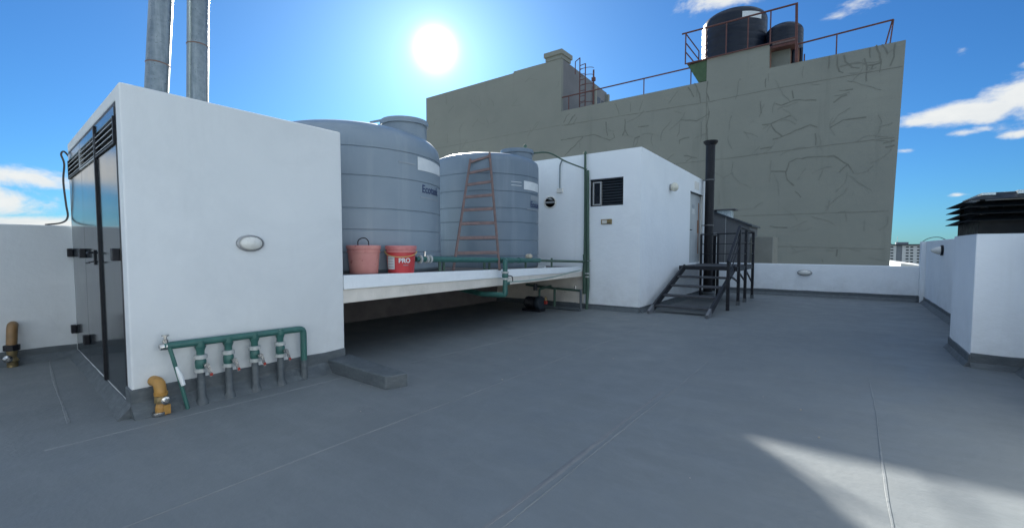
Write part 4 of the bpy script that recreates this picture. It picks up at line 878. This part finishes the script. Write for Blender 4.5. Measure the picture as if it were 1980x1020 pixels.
MB().tube([(-2.85, 31.4, 13.0), (-2.85, 31.4, 11.3)], .12, 10).tube([(-2.5, 31.6, 13.0), (-2.5, 31.6, 11.3)], .09, 10).build('outlet_pipe', 'tank_black', b2)
MB().box(-3.9, -2.75, 31.0, 31.06, 13.3, 13.42).build('brace_plate', 'ladder', b2)
# caged ladder
cl = thing('caged_ladder', 'caged steel ladder on the tower side of the tall building', 'ladder', (-16.4, 31, 11.2))
for x in (-16.97, -15.98 - .5): pass
for p, q in (((-16.48, 31, 15.62), (-16.48, 31, 11.3)), ((-16.02, 31, 15.10), (-16.02, 31, 11.3))): MB().tube([p, q], .04, 6).build('ladder_rail', 'rust', cl)
for k in range(9): MB().tube([(-16.48, 31, 11.6 + k * .4), (-16.02, 31, 11.6 + k * .4)], .022, 6).build('rung', 'rust', cl)
MB().tube([(-16.97, 31.2, 14.6), (-16.97, 31.2, 15.52), (-16.48, 31, 15.62)], .035, 6).build('grab_rail', 'rust', cl)
MB().tube([(-16.45, 31, 15.05), (-16.02, 31, 15.10)], .03, 6).build('grab_rail', 'rust', cl)
for z in (14.65, 14.15, 13.5, 12.9, 12.2):
    MB().tube([(-16.45 + .55 * (1 - math.cos(a)), 31 - .35 * math.sin(a), z) for a in [math.pi * k / 10 for k in range(11)]], .022, 6).build('cage_hoop', 'rust', cl)
MB().tube([(-15.35, 31, 14.5), (-15.35, 31, 11.3)], .06, 6).box(-15.47, -15.23, 30.9, 31.1, 13.7, 13.95).build('cage_post', 'rust', cl)

# ------------------------------------------------------------------ far buildings
ap = thing('apartment_block', 'distant pale apartment block with a grey vertical band', 'building', (36, 500, -30))
MB().box(26.5, 33.0, 500, 520, -30, 4.4).box(36.8, 60, 500, 520, -30, 4.4).build('wall', 'apt', ap)
MB().box(33.0, 36.8, 500.5, 520, -30, 4.3).build('stair_band', 'apt_grey', ap)
MB().box(25.5, 61, 499, 521, 4.4, 5.4).build('roof_edge', 'slat', ap)
MB().box(33, 41, 505, 515, 5.4, 7.2).box(26, 30, 505, 515, 5.4, 6.4).build('roof_hut', 'apt_grey', ap)
MB().tube([(33.8, 505, 5.4), (33.8, 505, 12)], .15, 5).build('antenna', 'alu', ap)
wm = MB().box(-.9, .9, -.08, .1, -.55, .55).build('window', 'slat', ap)
first = True
for k in range(11):
    for x in (30.2, 40.0, 42.8, 47.0, 52.0):
        c = wm if first else wm.copy()
        if not first: COL.objects.link(c); c.parent = ap
        first = False
        c.location = Vector((x + (k * .02), 499.9, 3.0 - k * 2.45)) - Vector(ap.location) + Vector((0, 0, 0))
# mesh was built around the block's base: undo that offset
wm.data.transform(Matrix.Translation(ap.location))
b = MB().prism([(4.35, 60), (6.5, 60), (6.5, 75), (4.35, 75)], -30, [.02, -.28, -.28, .02])
tag(b.build('low_white_roof', 'apt'), 'low white roof in front of the distant apartment block', 'building', kind='thing')
